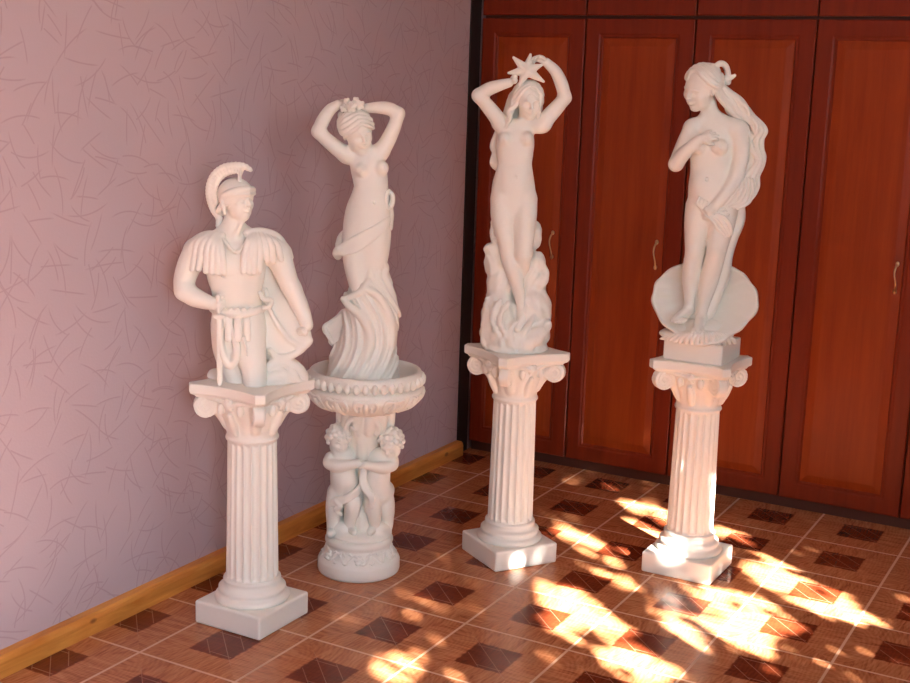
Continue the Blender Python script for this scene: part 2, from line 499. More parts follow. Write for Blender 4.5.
        for axx in range(3):
            o1, o2 = [(1, 2), (2, 0), (0, 1)][axx]
            sl0 = [slice(1, n_) for n_ in (nx, ny, nz)]; sl1 = list(sl0)
            sl0[axx] = slice(0, (nx, ny, nz)[axx]); sl1[axx] = slice(1, (nx, ny, nz)[axx] + 1)
            A, B = ins[tuple(sl0)], ins[tuple(sl1)]
            e = np.argwhere(A != B)
            inside_first = A[e[:, 0], e[:, 1], e[:, 2]]
            base = e + 1; base[:, axx] = e[:, axx]
            def c(d1, d2):
                q = base.copy(); q[:, o1] -= d1; q[:, o2] -= d2
                return idx[q[:, 0], q[:, 1], q[:, 2]]
            f = np.stack([c(1, 1), c(0, 1), c(0, 0), c(1, 0)], 1)
            f[~inside_first] = f[~inside_first][:, ::-1]
            Q.append(f)
        Q = np.concatenate(Q)
        # light Laplacian smoothing
        for _ in range(smooth_iter):
            sm = np.zeros_like(V); c_ = np.zeros(len(V))
            for a, b_ in ((0, 1), (1, 2), (2, 3), (3, 0)):
                for p in range(3):
                    sm[:, p] += np.bincount(Q[:, a], V[Q[:, b_], p], len(V)) + np.bincount(Q[:, b_], V[Q[:, a], p], len(V))
                c_ += np.bincount(Q[:, a], minlength=len(V)) + np.bincount(Q[:, b_], minlength=len(V))
            V = V * .62 + .38 * sm / np.maximum(c_, 1)[:, None]
        me = bpy.data.meshes.new(name)
        me.vertices.add(len(V)); me.vertices.foreach_set('co', V.astype(np.float32).ravel())
        me.loops.add(len(Q) * 4); me.loops.foreach_set('vertex_index', Q.astype(np.int32).ravel())
        me.polygons.add(len(Q)); me.polygons.foreach_set('loop_start', np.arange(0, len(Q) * 4, 4, dtype=np.int32))
        me.polygons.foreach_set('loop_total', np.full(len(Q), 4, np.int32))
        me.update(calc_edges=True)
        me.polygons.foreach_set('use_smooth', np.ones(len(Q), bool))
        return link_mesh(name, me, mat, parent)

def rotmat(yaw=0, pitch=0, roll=0):
    """columns = side, back, up of a thing that faces -y; yaw turns it towards +x, pitch bows it forward, roll tilts its top to +x (degrees)"""
    y, p, r = map(math.radians, (yaw, pitch, roll))
    Rz = np.array([[math.cos(y), -math.sin(y), 0], [math.sin(y), math.cos(y), 0], [0, 0, 1]])
    Rx = np.array([[1, 0, 0], [0, math.cos(p), -math.sin(p)], [0, math.sin(p), math.cos(p)]])
    Ry = np.array([[math.cos(r), 0, math.sin(r)], [0, 1, 0], [-math.sin(r), 0, math.cos(r)]])
    return Ry @ Rz @ Rx

# ------------------------------------------------------------------ pillars
C1, C2, C3, C4 = (.115, .354), (.160, .857), (.520, 1.236), (1.072, 1.475)
HP = 0.722
def pillar(loc, rz, label):
    root = tag(empty('pillar', (loc[0], loc[1], 0), rz), label, 'pillar', 'fluted plaster pillars')
    return root
def pillar_parts(root):
    bm = bmesh.new(); box(bm, -.119, .119, -.119, .119, 0, .070, .007, 3)
    bm_obj('plinth_block', bm, PL, root, False)
    bm = bmesh.new()
    lathe(bm, [(.100, .068), (.108, .070), (.1105, .076), (.108, .083), (.103, .087), (.097, .089), (.095, .094), (.099, .099), (.0985, .106), (.093, .110),
               (.087, .113), (.0835, .119), (.083, .126), (.085, .129), (.084, .134), (.079, .137), (.074, .140)], 64)
    bm_obj('base_moulding', bm, PL, root, True)
    nf = 20
    def rf(a, r, z):
        t = min(max((z - .142) / .010, 0), 1) * min(max((.549 - z) / .012, 0), 1)
        t = math.sqrt(max(0, 1 - (1 - t) ** 2))
        ph = (a * nf / (2 * math.pi)) % 1.0
        w = max(0.0, 1 - (abs(ph - .5) / .40) ** 2)
        return r - .0075 * math.sqrt(w) * t
    bm = bmesh.new()
    zs = [.136, .141] + [.142 + .001 * k for k in range(1, 11)] + list(np.linspace(.17, .53, 8)) + [.536 + .001 * k for k in range(0, 14)] + [.553, .556]
    lathe(bm, [(.0765 - .006 * (z - .13) / .43, z) for z in zs], nf * 12, rfun=rf)
    bm_obj('fluted_shaft', bm, PL, root, True)
    # capital: bell with necking ring, leaves, scrolls and rosettes
    S = Sculpt(.0023)
    prof = [(.0735, .552), (.0765, .556), (.0765, .562), (.073, .566), (.072, .580), (.076, .600), (.083, .620), (.092, .640), (.100, .660), (.104, .690)]
    pr = np.array([p[0] for p in prof]); pz = np.array([p[1] for p in prof])
    def bell(X, Y, Z):
        rr = np.interp(Z, pz, pr)
        ang = np.arctan2(Y, X)
        lob = .0035 * np.abs(np.cos(ang * 8)) * np.clip((Z - .572) / .02, 0, 1) * np.clip((.66 - Z) / .03, 0, 1)
        d = np.sqrt(X * X + Y * Y) - rr - lob
        return np.maximum(d, np.maximum(.552 - Z, Z - .69))
    S.field(bell, (-.11, -.11, .552), (.11, .11, .69), .002)
    for q in range(4):
        a = math.radians(45 + 90 * q); dx, dy = math.cos(a), math.sin(a)
        # corner scroll: a drum lying across the diagonal, with a spiral groove on both faces
        c = np.array([dx * .132, dy * .132, .656]); tx, ty = -dy, dx
        def scroll(X, Y, Z, c=c, dx=dx, dy=dy, tx=tx, ty=ty):
            u = (X - c[0]) * dx + (Y - c[1]) * dy; w = (X - c[0]) * tx + (Y - c[1]) * ty; v = Z - c[2]
            r = np.sqrt(u * u + v * v); th = np.arctan2(v, u)
            g = .0028 * (np.cos(2 * math.pi * (r / .0125) - th * np.sign(w)) < -.2) * (r < .034)
            half = .0175 - .006 * np.clip(r / .03, 0, 1) * 0
            d = np.maximum(r - .0335, np.abs(w) - half + g)
            return d
        S.field(scroll, c - .040, c + .040, .002)
        S.chain([(dx * .074, dy * .074, .598, .012), (dx * .090, dy * .090, .632, .016), (dx * .110, dy * .110, .662, .018), (dx * .130, dy * .130, .680, .012)], .012)
        a = math.radians(90 * q); dx, dy = math.cos(a), math.sin(a); tx, ty = -dy, dx
        # rosette and hanging leaf on each side, egg between the scrolls
        cc = np.array([dx * .104, dy * .104, .672])
        S.ell(cc, (.013, .013, .013), .003)
        for k in range(6):
            b_ = 2 * math.pi * k / 6
            S.ell(cc + np.array([tx * math.cos(b_) * .012, ty * math.cos(b_) * .012, math.sin(b_) * .012]) + np.array([dx, dy, 0]) * .001, (.0072,) * 3, .002)
        for sgn in (-1, 1):
            e = cc + np.array([tx, ty, 0]) * .034 * sgn - np.array([dx, dy, 0]) * .006 + np.array([0, 0, -.016])
            S.ell(e, (.011, .011, .019), .004)
            S.chain([(cc[0] + tx * .018 * sgn, cc[1] + ty * .018 * sgn, .676, .006), (cc[0] + tx * .045 * sgn, cc[1] + ty * .045 * sgn, .682, .007), (dx * .10 + tx * .075 * sgn, dy * .10 + ty * .075 * sgn, .684, .008)], .003)
        S.chain([(dx * .074, dy * .074, .585, .010), (dx * .088, dy * .088, .615, .012), (dx * .102, dy * .102, .640, .008)], .004)
    S.build('capital', PL, root, 1)
    # abacus: concave sides, cut corners, slightly tilted edge
    bm = bmesh.new()
    outline = []
    hs = .135
    for q in range(4):
        a = math.radians(90 * q)
        for k in range(13):
            t = -1 + 2 * k / 12
            x = hs - .020 * (1 - t * t); y = t * (hs - .020)
            outline.append((x * math.cos(a) - y * math.sin(a), x * math.sin(a) + y * math.cos(a)))
    prev = None
    for (sc, z) in ((.90, .684), (.93, .690), (.985, .694), (.998, .697), (1.0, .700), (1.0, .717), (.996, .7205), (.985, HP)):
        ring = [bm.verts.new((x * sc, y * sc, z)) for (x, y) in outline]
        n = len(ring)
        if prev:
            for i in range(n): bm.faces.new((prev[i], prev[(i + 1) % n], ring[(i + 1) % n], ring[i]))
        else: bm.faces.new(ring[::-1])
        prev = ring
    bm.faces.new(prev)
    bm_obj('abacus', bm, PL, root, False)
p1 = pillar(C1, 0, 'white fluted plaster pillar under the kneeling soldier, nearest the papered wall')
pillar_parts(p1)
for loc, rz, lab in ((C3, math.radians(-33), 'white fluted plaster pillar carrying the woman who lifts a star, left of the sunlit one'),
                     (C4, 0, 'white fluted plaster pillar with sun on its foot, under the woman on the shell')):
    r = pillar(loc, rz, lab)
    for ch in list(p1.children):
        c = ch.copy(); col.objects.link(c); c.parent = r

# ------------------------------------------------------------------ statues: measured in picture units round each statue's own axis
class Fig:
    """frame of a figure: x to the viewer's right, -y towards the viewer, z up; u, v are read off the photograph, d is depth towards the viewer"""
    def __init__(s, c, z0, px):
        s.c = np.array([c[0], c[1], z0]); s.s = px
        w = np.array([c[0] - CAM[0], c[1] - CAM[1]]); w /= np.hypot(*w)
        s.back = np.array([w[0], w[1], 0]); s.right = np.array([w[1], -w[0], 0])
        s.rz = math.atan2(s.right[1], s.right[0])
    def p(s, u, v, d=0.0):
        dd = ray(u, v); o = s.c - s.back * (d / s.s)
        t = ((o - CAM) @ s.back) / (dd @ s.back)
        q = CAM + t * dd - s.c
        return np.array([q @ s.right, q @ s.back, q[2]])
    def ch(s, S, pts, k=2.0, **kw):
        S.chain([(*s.p(u, v, d), r / s.s) for (u, v, d, r) in pts], k / s.s, **kw)
    def el(s, S, u, v, d, rx, ry, rz, k=2.0, rot=None, mode='add'):
        S.ell(s.p(u, v, d), (rx / s.s, ry / s.s, rz / s.s), k / s.s, rot, mode)
    def root(s, name, label, cat):
        return tag(empty(name, tuple(s.c), s.rz), label, cat)

def head(F, S, u, v, d, size, yaw=0, pitch=0, roll=0, male=False, open_mouth=False):
    """size = face-to-crown height in picture units; features carved in head space"""
    R = rotmat(yaw, pitch, roll); c = F.p(u, v, d); q = size / F.s / 2.0
    def at(x, y, z): return c + R @ (np.array([x, y, z]) * q)
    def e(x, y, z, rx, ry, rz, k=.15, mode='add', rr=R): S.ell(at(x, y, z), (rx * q, ry * q, rz * q), k * q, rr, mode)
    def chn(pts, k=.12, mode='add'): S.chain([(*at(x, y, z), r * q) for (x, y, z, r) in pts], k * q, mode=mode, n=4)
    jw = .50 if male else .43
    e(0, .12, .22, .74, .88, .78, .1)                       # skull
    e(0, -.26, -.22, .56, .50, .68, .35)                    # face mass
    e(0, -.46, -.80, jw * .58, .26, .19, .20)               # chin
    for sg in (-1, 1):
        e(sg * .34, -.22, -.55, .22, .36, .24, .2)          # jaw
        e(sg * .33, -.55, -.18, .20, .17, .16, .25)         # cheek
        e(sg * .27, -.82, .09, .18, .12, .10, .14, 'cut')   # eye socket
        e(sg * .27, -.655, .08, .12, .09, .07, .06)         # eyeball
        chn([(sg * .12, -.76, .20, .05), (sg * .28, -.77, .26, .055), (sg * .46, -.62, .20, .04)], .10)   # brow
        e(sg * .75, .02, -.02, .08, .17, .24, .08)          # ear
        e(sg * .80, -.02, .0, .05, .09, .14, .04, 'cut')
    chn([(0, -.74, .22, .085), (0, -.86, .02, .085), (0, -.97, -.14, .10)], .10)   # nose
    for sg in (-1, 1): e(sg * .085, -.86, -.19, .075, .09, .06, .06)
    e(0, -.70, -.40, .26, .14, .14, .12)
    chn([(-.20, -.74, -.40, .03), (0, -.86, -.355, .055), (.20, -.74, -.40, .03)], .05)  # upper lip
    chn([(-.16, -.74, -.47, .03), (0, -.84, -.49, .065), (.16, -.74, -.47, .03)], .05)   # lower lip
    chn([(-.21, -.80, -.425, .016), (0, -.91, -.425, .018), (.21, -.80, -.425, .016)], .02, 'cut')
    return at

def hand(F, S, wrist, palm_dir, normal, size, curls=(.5, .5, .5, .5), spread=.12, thumb=1, thumb_curl=.4, fr=.10):
    """wrist: point in the figure's frame; palm_dir along the palm, normal = out of the palm side; fingers bend towards normal"""
    f = np.array(palm_dir, float); f /= np.linalg.norm(f)
    n = np.array(normal, float); n -= f * (n @ f); n /= np.linalg.norm(n)
    sd = np.cross(f, n) * thumb
    L = size / F.s
    w = np.array(wrist)
    S.chain([(*(w), .15 * L), (*(w + f * .18 * L), .17 * L), (*(w + f * .42 * L), .19 * L)], .05 * L, smooth=False)
    for k, a in enumerate((.15, .05, -.05, -.14)):
        S.chain([(*(w + f * .10 * L + sd * a * .8 * L), .10 * L), (*(w + f * .48 * L + sd * a * 1.25 * L), .095 * L)], .04 * L, smooth=False)
    ln = (.42, .47, .44, .34)
    for k, a in enumerate((.155, .052, -.052, -.15)):
        p = w + f * (.46 - .03 * abs(k - 1)) * L + sd * a * 1.25 * L
        ang = 0.25 * curls[k]; dirv = f + sd * a * spread * 4
        pts = [(*p, fr * L)]
        for seg, fl in enumerate((.45, .32, .23)):
            ang += curls[k] * (1.0 if seg else .7)
            v = dirv * math.cos(ang) + n * math.sin(ang); v /= np.linalg.norm(v)
            p = p + v * ln[k] * fl * L
            pts.append((*p, (fr - .012 * (seg + 1)) * L))
        S.chain(pts, .012 * L, smooth=False)
    p = w + f * .12 * L + sd * .12 * L
    pts = [(*p, .10 * L)]
    ang = .85
    for seg, fl in enumerate((.22, .17, .14)):
        v = f * math.cos(ang) + sd * math.sin(ang) + n * .35 * thumb_curl * (seg + 1)
        v /= np.linalg.norm(v); p = p + v * fl * L; ang -= .4 * thumb_curl + .1
        pts.append((*p, (.098 - .008 * seg) * L))
    S.chain(pts, .03 * L, smooth=False)

def hair_cap(S, at, q, n=8, wave=.05, knot=(0, 1.12, -.05), rs=.105, front=-62, side_z=-.15, k=.012):
    """combed locks from the parting on top of the head, over the sides, gathered at the back"""
    for sg in (-1, 1):
        for j in range(n):
            t = j / (n - 1)
            ph = math.radians(front + (60 - front) * t * .9)             # place along the parting, front to back
            top = np.array([.03 * sg, .18 + .92 * math.sin(ph), .30 + .86 * math.cos(ph)])
            mid = np.array([sg * .90, -.28 + .75 * t, side_z + .62 * t])
            pts = []
            for i in range(9):
                s_ = i / 8
                p = (1 - s_) ** 2 * top + 2 * s_ * (1 - s_) * (mid * 1.35 - np.array([0, 0, 0])) + s_ ** 2 * np.array(knot)
                d = (p - np.array([0, .18, .28])) / np.array([.88, .96, .86])
                d = d / np.linalg.norm(d) * (.985 + wave * math.sin(i * 1.9 + j * 1.3))
                if i > 6: d *= 1.04
                pts.append(np.array([0, .18, .28]) + d * np.array([.88, .96, .86]))
            S.chain([(*at(*p), rs * q * (1.0 if 0 < i < 8 else .8)) for i, p in enumerate(pts)], k * q, n=3)

def breast(F, S, u, v, d, r, k=3.0, dy=0):
    F.el(S, u, v, d, r, r * .95, r, k)
    F.el(S, u + dy * .55, v + r * .10, d + r * .85, r * .22, r * .22, r * .22, 1.2)

# ================================================================== the woman lifting a star
F3 = Fig((C3[0], C3[1]), HP, 310)
st = F3.root('woman_statue', 'white plaster statue of a woman raising a star above her head, standing on rocks', 'statue')
S = Sculpt(.0021)
F3.ch(S, [(517, 134, 0, 12.5), (515.5, 141, 1, 18.5), (515, 152, 1, 18.2), (515, 163, 1, 16.8), (514.5, 173, 1, 18.2), (513.5, 185, 0, 21.0), (513.5, 196, 0, 22.2), (513.5, 204, 0, 21)], 3, flat=.64)
F3.ch(S, [(500, 124, 1, 7.2), (512, 126, 1, 7.0), (530, 126, 1, 7.0), (544, 124.5, 1, 7.2)], 5, flat=.85)
breast(F3, S, 505.5, 139, 9, 6.8); breast(F3, S, 526.5, 138.5, 9, 6.8)
F3.el(S, 515, 184, 8, 12, 7, 13, 6)                       # belly
F3.el(S, 515.5, 176.5, 15.2, 1.1, 1.6, 1.6, 1.2, mode='cut')
F3.el(S, 505, 200, -8, 11, 10, 12, 5); F3.el(S, 524, 200, -8, 11, 10, 12, 5)
F3.ch(S, [(526, 110, -3, 6.2), (524, 119, -1, 6.2), (521, 127, 0, 8)], 2.5)
at3 = head(F3, S, 528.5, 101, 4, 32, yaw=14, pitch=20, roll=-5)
# viewer's left arm, bent over the head
F3.ch(S, [(502, 125, 1, 8.0), (494, 114, 3, 7.6), (485, 103, 5, 6.8), (478.8, 95.5, 6, 6.6)], 4)
F3.ch(S, [(478.8, 95.5, 6, 6.5), (488, 89.5, 8, 6.6), (499, 85.5, 9, 5.6), (509, 82.8, 10, 4.4)], 3)
w = F3.p(508.5, 82.8, 10)
hand(F3, S, w, F3.p(521, 78, 13) - w, (0.1, -.6, .7), 16, (.9, .9, 1.0, 1.0), thumb=-1)
# viewer's right arm
F3.ch(S, [(541, 125, 1, 8.2), (550, 115, 2, 7.8), (559, 105, 3, 7.0), (564.8, 97.5, 4, 6.3)], 4)
F3.ch(S, [(565, 98, 4, 6.2), (561.5, 84, 5, 6.4), (555.5, 71.5, 7, 5.6), (546.5, 62.5, 8, 4.4)], 3)
w = F3.p(546.5, 62.5, 8)
hand(F3, S, w, F3.p(533, 55, 10) - w, (-.35, -.45, -.7), 19, (.55, .5, .5, .6), thumb=1)
# legs: one straight and crossing in front, the other knee bent
F3.ch(S, [(503, 200, 1, 12.5), (503, 215, 3, 12.3), (504.5, 230, 5, 10.5), (506.5, 243, 7, 8.6), (509, 256, 7, 8.8), (513, 270, 8, 8.4), (518, 288, 8, 6.6), (521.5, 304, 9, 5.2), (523, 314, 9, 5.0)], 2.5)
F3.el(S, 506.5, 243, 11, 6, 5, 7, 3)
F3.ch(S, [(523, 312, 9, 5.2), (522, 319, 14, 5.4), (519, 325, 20, 5.0), (517, 329, 25, 3.6)], 2.5)
F3.ch(S, [(525, 200, 1, 12.5), (525, 215, 4, 12), (524.5, 230, 8, 10.8), (524, 246, 12, 9.2), (523.5, 254, 12, 8.8)], 2.5)
F3.ch(S, [(523.5, 254, 11, 8.6), (521, 268, 2, 8.5), (517, 285, -5, 7)], 3)
S.build('body', PL, st)
# hair: cap, long locks to the left shoulder and down the back
S = Sculpt(.0017)
for (x, y, z, r) in ((0, .20, .34, .84),):
    S.ell(at3(x, y, z), (.84 * 16 / 310, .92 * 16 / 310, .80 * 16 / 310), .003, rotmat(14, 20, -5))
S.ell(at3(0, -.62, -.25), (.47 * 16 / 310, .5 * 16 / 310, .92 * 16 / 310), .002, rotmat(14, 20, -5), 'cut')
hair_cap(S, at3, 16 / 310, 8, .03, (0, .9, -.5), .12, -30, .0)
rr = random.Random(2)
for k in range(13):
    t = k / 12; w_ = rr.uniform(-1.6, 1.6)
    F3.ch(S, [(520 - 5 * t, 87 + 3 * t, 9 - 17 * t, 1.6), (515 - 4.5 * t, 96, 8 - 15 * t, 2.2), (515 - 6 * t + w_, 104, 9 - 15 * t, 2.3), (511 - 4.5 * t - w_, 111, 8 - 15 * t, 2.4), (509 - 4.5 * t + w_ * .6, 119, 10 - 18 * t, 2.2), (505 - 4 * t, 128, 8 - 17 * t, 1.7)], .35)
for k in range(9):
    t = k / 8; w_ = rr.uniform(-1.2, 1.2)
    F3.ch(S, [(532 + 4 * t, 85 + 2 * t, 11 - 16 * t, 1.6), (539.5 + 1.5 * t, 94, 9 - 14 * t, 2.1), (540.5 + t + w_, 102, 8 - 14 * t, 2.2), (538.5 + t - w_, 109, 7 - 14 * t, 2.2), (539 + w_, 116, 6 - 13 * t, 2), (537, 122, 3 - 12 * t, 1.6)], .35)
for k in range(9):
    t = k / 8
    F3.ch(S, [(510 + 22 * t, 100, -12, 3.2), (505 + 26 * t, 118, -13, 3.8), (497 + 26 * t, 136, -13, 4.0), (493.5 + 24 * t, 146, -12, 3.8), (495 + 20 * t, 153, -13, 3.2), (493.3 + 20 * t, 163, -11, 3.6), (497 + 16 * t, 170, -12, 1.8)], .4)
S.build('hair', PL, st, smooth_iter=0)
# five-armed starfish-like star
S = Sculpt(.0022)
for (u, v, d) in ((513.5, 57.5, 12), (508.5, 73, 11), (519.5, 85, 13), (543.5, 81.5, 13), (542, 65, 12), (530.5, 54.5, 8)):
    cx, cy, cd = 527, 70.5, 12
    F3.ch(S, [(cx, cy, cd, 5.2), ((cx + u) / 2, (cy + v) / 2, (cd + d) / 2, 3.7), (u, v, d, 1.3)], 1.5, smooth=False)
    F3.ch(S, [(cx, cy, cd + 4.3, 1.4), ((cx + u) / 2, (cy + v) / 2, (cd + d) / 2 + 2.8, 1.2), (u, v, d, .8)], 1.0, smooth=False)
S.build('star', PL, st)
# rocks and foam she stands against
S = Sculpt(.0026)
def E3(*a, **k): F3.el(S, *a, **k)
E3(515, 334, -2, 36, 31, 19, 6); E3(515, 347, 0, 34, 30, 9, 4)
E3(498, 316, 2, 17, 20, 26, 6); E3(532, 312, -3, 20, 20, 28, 6)
E3(501, 285, -4, 15, 14, 26, 6); E3(530, 280, -7, 17, 14, 24, 6)
E3(494, 261, -3, 10, 11, 16, 5); E3(537, 263, -8, 9, 11, 12, 4)
E3(492, 249, -1, 8.5, 8, 7, 3); E3(534, 235, -8, 8.5, 9, 15, 3)
E3(515, 255, -14, 18, 9, 40, 6)
F3.ch(S, [(493.5, 222, -2, 3), (492.5, 232, -1, 2.6), (494, 240, 1, 3.5), (500, 238, 4, 3), (498, 246, 3, 3), (487, 248, 2, 3.6)], 2)
for (a, b, c) in (((500, 300, 18), (492, 318, 21), (503, 343, 24)), ((508, 303, 19), (500, 320, 25), (511, 345, 27)), ((516, 322, 22), (510, 334, 27), (515, 346, 28))):
    F3.ch(S, [(*a, 2.2), (*b, 3.0), (*c, 3.4)], 2.2)
F3.ch(S, [(534, 318, 16, 3), (526, 330, 24, 3.5), (518, 343, 27, 3)], 2.5)
F3.ch(S, [(546, 325, 10, 6), (535, 338, 22, 8), (524, 347, 24, 5)], 3)
F3.ch(S, [(540, 285, 3, 5), (546, 276, 0, 4), (541, 262, 0, 3)], 3)
F3.ch(S, [(488, 300, 10, 3.5), (486, 322, 12, 4.5), (484, 342, 12, 4)], 3)
def rough3(X, Y, Z): return .0016 * (np.sin(X * 190 + 3 * np.sin(Z * 40)) * np.sin(Z * 75 + 2 * np.sin(X * 60)) + .6 * np.sin(Y * 170 + Z * 60))
S.displace(rough3, (-.2, -.2, -.02), (.2, .2, .4))
S.build('rock_base', PL, st, clip_z=0.0005)

# ================================================================== the woman on the shell
F4 = Fig((C4[0], C4[1]), HP, 314)
st = F4.root('woman_statue', 'white plaster statue of a long-haired woman standing in an open shell on a square plinth', 'statue')
bm = bmesh.new()
box(bm, -.098, .098, -.098, .098, 0, .066, .006, 3)
o = bm_obj('square_plinth', bm, PL, st); o.rotation_euler = (0, 0, -F4.rz)
S = Sculpt(.0021)
F4.ch(S, [(714, 134, 0, 15), (712.5, 141, 1, 20), (711, 152, 1, 20.5), (710, 163, 1, 19.3), (710, 174, 1, 19.6), (711.5, 188, 0, 22.8), (713, 200, 0, 24.5), (713, 210, 0, 24)], 3, flat=.62)
F4.ch(S, [(693, 128, 1, 8.2), (706, 127, 1, 7.5), (722, 127, 1, 8), (738, 130, 0, 9.2)], 5, flat=.85)
F4.ch(S, [(711, 112, -2, 6), (722, 121, -1, 7), (737, 127.5, 0, 8)], 4); F4.ch(S, [(708, 112, -2, 6), (702, 121, 0, 6.5), (694, 126, 1, 7.5)], 4)
breast(F4, S, 699, 147, 10, 7.4, dy=-2); breast(F4, S, 719.5, 147, 11, 8.0)
F4.el(S, 706, 186, 9, 13, 8, 14, 7)
F4.el(S, 706.5, 179.5, 15.8, 1.2, 1.8, 1.8, 1.2, mode='cut')
F4.el(S, 703, 212, -8, 13, 11, 13, 5); F4.el(S, 724, 212, -8, 13, 11, 13, 5)
F4.ch(S, [(708, 101, -2, 7.6), (711, 111, -1, 7.0), (713, 122, 0, 9)], 2.5)
at4 = head(F4, S, 701, 89, 4, 40, yaw=-40, pitch=27, roll=12)
# arm folded to the chest
F4.ch(S, [(692, 129, 1, 8.6), (686, 141, 2, 8.3), (680, 154, 4, 7.6), (676, 164, 7, 7.2)], 4)
F4.ch(S, [(676, 164, 8, 7), (683, 155, 13, 6.8), (692, 146, 17, 5.8), (700, 139, 18, 4.5)], 3)
w = F4.p(699, 139.5, 18)
hand(F4, S, w, F4.p(716, 133, 17) - w, (.1, .9, -.35), 21, (.25, .3, .35, .45), thumb=-1, spread=.3)
# arm coming down to the hip and holding the lock
F4.ch(S, [(738, 132, 0, 9.3), (740.5, 146, 0, 8.9), (740, 160, 1, 8.0), (737, 175, 3, 7.4)], 4)
F4.ch(S, [(737, 175, 3, 7.2), (731, 186, 9, 7.2), (723, 197, 14, 6.0), (716, 205, 17, 4.7)], 3)
w = F4.p(716, 204.5, 17)
hand(F4, S, w, F4.p(705, 216, 19) - w, (-.3, .8, -.2), 22, (.45, .5, .55, .6), thumb=1)
# legs
F4.ch(S, [(699, 207, 1, 13.6), (697.5, 222, 2, 13.2), (695.8, 238, 3, 11.2), (694.5, 252, 5, 9.6), (692.5, 264, 4, 9.4), (691, 278, 3, 9.2), (690, 292, 4, 6.6), (689.5, 303, 5, 5.2), (689, 309, 5, 5.6)], 2.5)
F4.el(S, 694.5, 252, 10, 6, 5.5, 7, 3)
F4.ch(S, [(689, 310, 4, 6), (684, 314, 13, 5.6), (678, 318, 22, 4.4), (674, 320, 28, 3.0)], 2.5)
for k in range(5): F4.ch(S, [(677 + 2.2 * k, 318.5 + .3 * k, 24, 1.9), (672 + 2.6 * k, 321.5 + .4 * k, 31 - 1.1 * abs(k - 1), 1.7 - .1 * k)], .4, smooth=False)
F4.ch(S, [(724, 209, 1, 14), (721.5, 224, 3, 13.4), (718.5, 240, 6, 11.3), (716, 254, 9, 9.8), (712.5, 268, 7, 9.6), (708.5, 284, 6, 8.9), (704.5, 300, 8, 6.6), (702, 312, 10, 5.4), (701.5, 318, 11, 5.6)], 2.5)
F4.el(S, 716, 254, 14, 6, 5.5, 7, 3)
F4.ch(S, [(701.5, 319, 10, 6), (699.5, 324, 19, 5.8), (698, 329, 28, 4.8), (697.5, 331, 34, 3.0)], 2.5)
for k in range(5): F4.ch(S, [(693.5 + 2.3 * k, 329, 30, 1.9), (692 + 2.7 * k, 332, 38 - 1.2 * abs(k - 1), 1.7)], .4, smooth=False)
S.build('body', PL, st)
# hair
S = Sculpt(.0017)
RH = rotmat(-40, 27, 12)
S.ell(at4(0, .22, .34), (.86 * 19.5 / 314, .92 * 19.5 / 314, .80 * 19.5 / 314), .003, RH)
S.ell(at4(0, -.66, -.22), (.50 * 19.5 / 314, .52 * 19.5 / 314, .88 * 19.5 / 314), .002, RH, 'cut')
hair_cap(S, at4, 19.5 / 314, 9, .03, (.1, 1.1, .0), .115, -28, .12)
for k in range(4): F4.ch(S, [(687.5 + 1.6 * k, 80 - 4 * k, 12 - k, 1.3), (691.5 + 2.5 * k, 72 - 2.4 * k, 12 - k, 1.7), (700 + 3 * k, 67.5 - 1.0 * k, 9 - k, 1.8), (710 + 2 * k, 69 - k, 5 - k, 1.8)], .3)
for k in range(7):        # waves drawn back over the ear, covering the neck behind
    t = k / 6
    F4.ch(S, [(708 + 4 * t, 74 + 1 * t, 17 - 9 * t, 1.8), (712 + 4 * t, 82 - t, 15 - 8 * t, 2.3), (715.5 + 4 * t, 88 - 2 * t, 11 - 8 * t, 2.5), (718 + 6 * t, 96 - 5 * t, 8 - 8 * t, 2.6), (726 + 6 * t, 106 - 8 * t, 3 - 6 * t, 2.6), (735 + 5 * t, 115 - 8 * t, 0 - 5 * t, 2.6), (742 + 3 * t, 124 - 6 * t, -4, 2.4)], .35)
F4.ch(S, [(714, 80, 6, 3), (715, 69, 4, 3.0), (720, 63.5, 2, 3.0), (725.5, 66, 0, 3.0), (728, 74, -1, 3.0), (728, 82, -1, 3.2)], 1)     # loop on the crown
F4.ch(S, [(726, 78, 0, 2.6), (731, 77.5, 0, 2.4), (734.5, 75.5, 0, 1.8)], 1)
# streaming locks down the back, out to the right
main = [(720, 84, 3), (728, 92, 1), (737, 100, -1), (743.5, 109, -3), (751, 117, -4), (757.5, 124, -4), (760, 131, -4), (756.5, 139, -5), (758, 149, -5), (761, 157, -5), (758, 166, -5), (752, 176, -4), (752.5, 187, -3), (749, 197, 0), (742, 203, 4)]
for k, (ou, od) in enumerate(((0, 2), (-5, 3), (-10, 1), (4, -2), (-14, -2), (-2.5, -5), (-7.5, -5))):
    pts = []
    for i, (u, v, d) in enumerate(main):
        f = min(1, i / 3); wv = 1.5 * math.sin(i * 1.3 + k * 1.9)
        pts.append((u + ou * f + wv * f, v + (k % 3) * 1.5 * f, d + od * f, 2.9 if i < 12 else 2.4))
    F4.ch(S, pts if k < 7 else pts[:13], .35)
for k in range(6):
    t = k / 5
    F4.ch(S, [(716 + 3 * t, 86 - 3 * t, 8 - 6 * t, 2.2), (722 + 3 * t, 96 - 5 * t, 5 - 6 * t, 2.8), (731 + 3 * t, 104 - 7 * t, 1 - 5 * t, 3.0), (739 + 3 * t, 111 - 6 * t, -3 - 3 * t, 3.0), (744, 122, -6, 3)], .9)
F4.ch(S, [(737, 96, 1, 2), (741, 102, 2, 1.8), (746, 106, 2, 2.2), (749, 113, 1, 2.2)], .4)
F4.ch(S, [(752, 119, 1, 2), (757, 126, 3, 2), (755, 133, 2, 2), (752, 126, 1, 1.6)], .8)
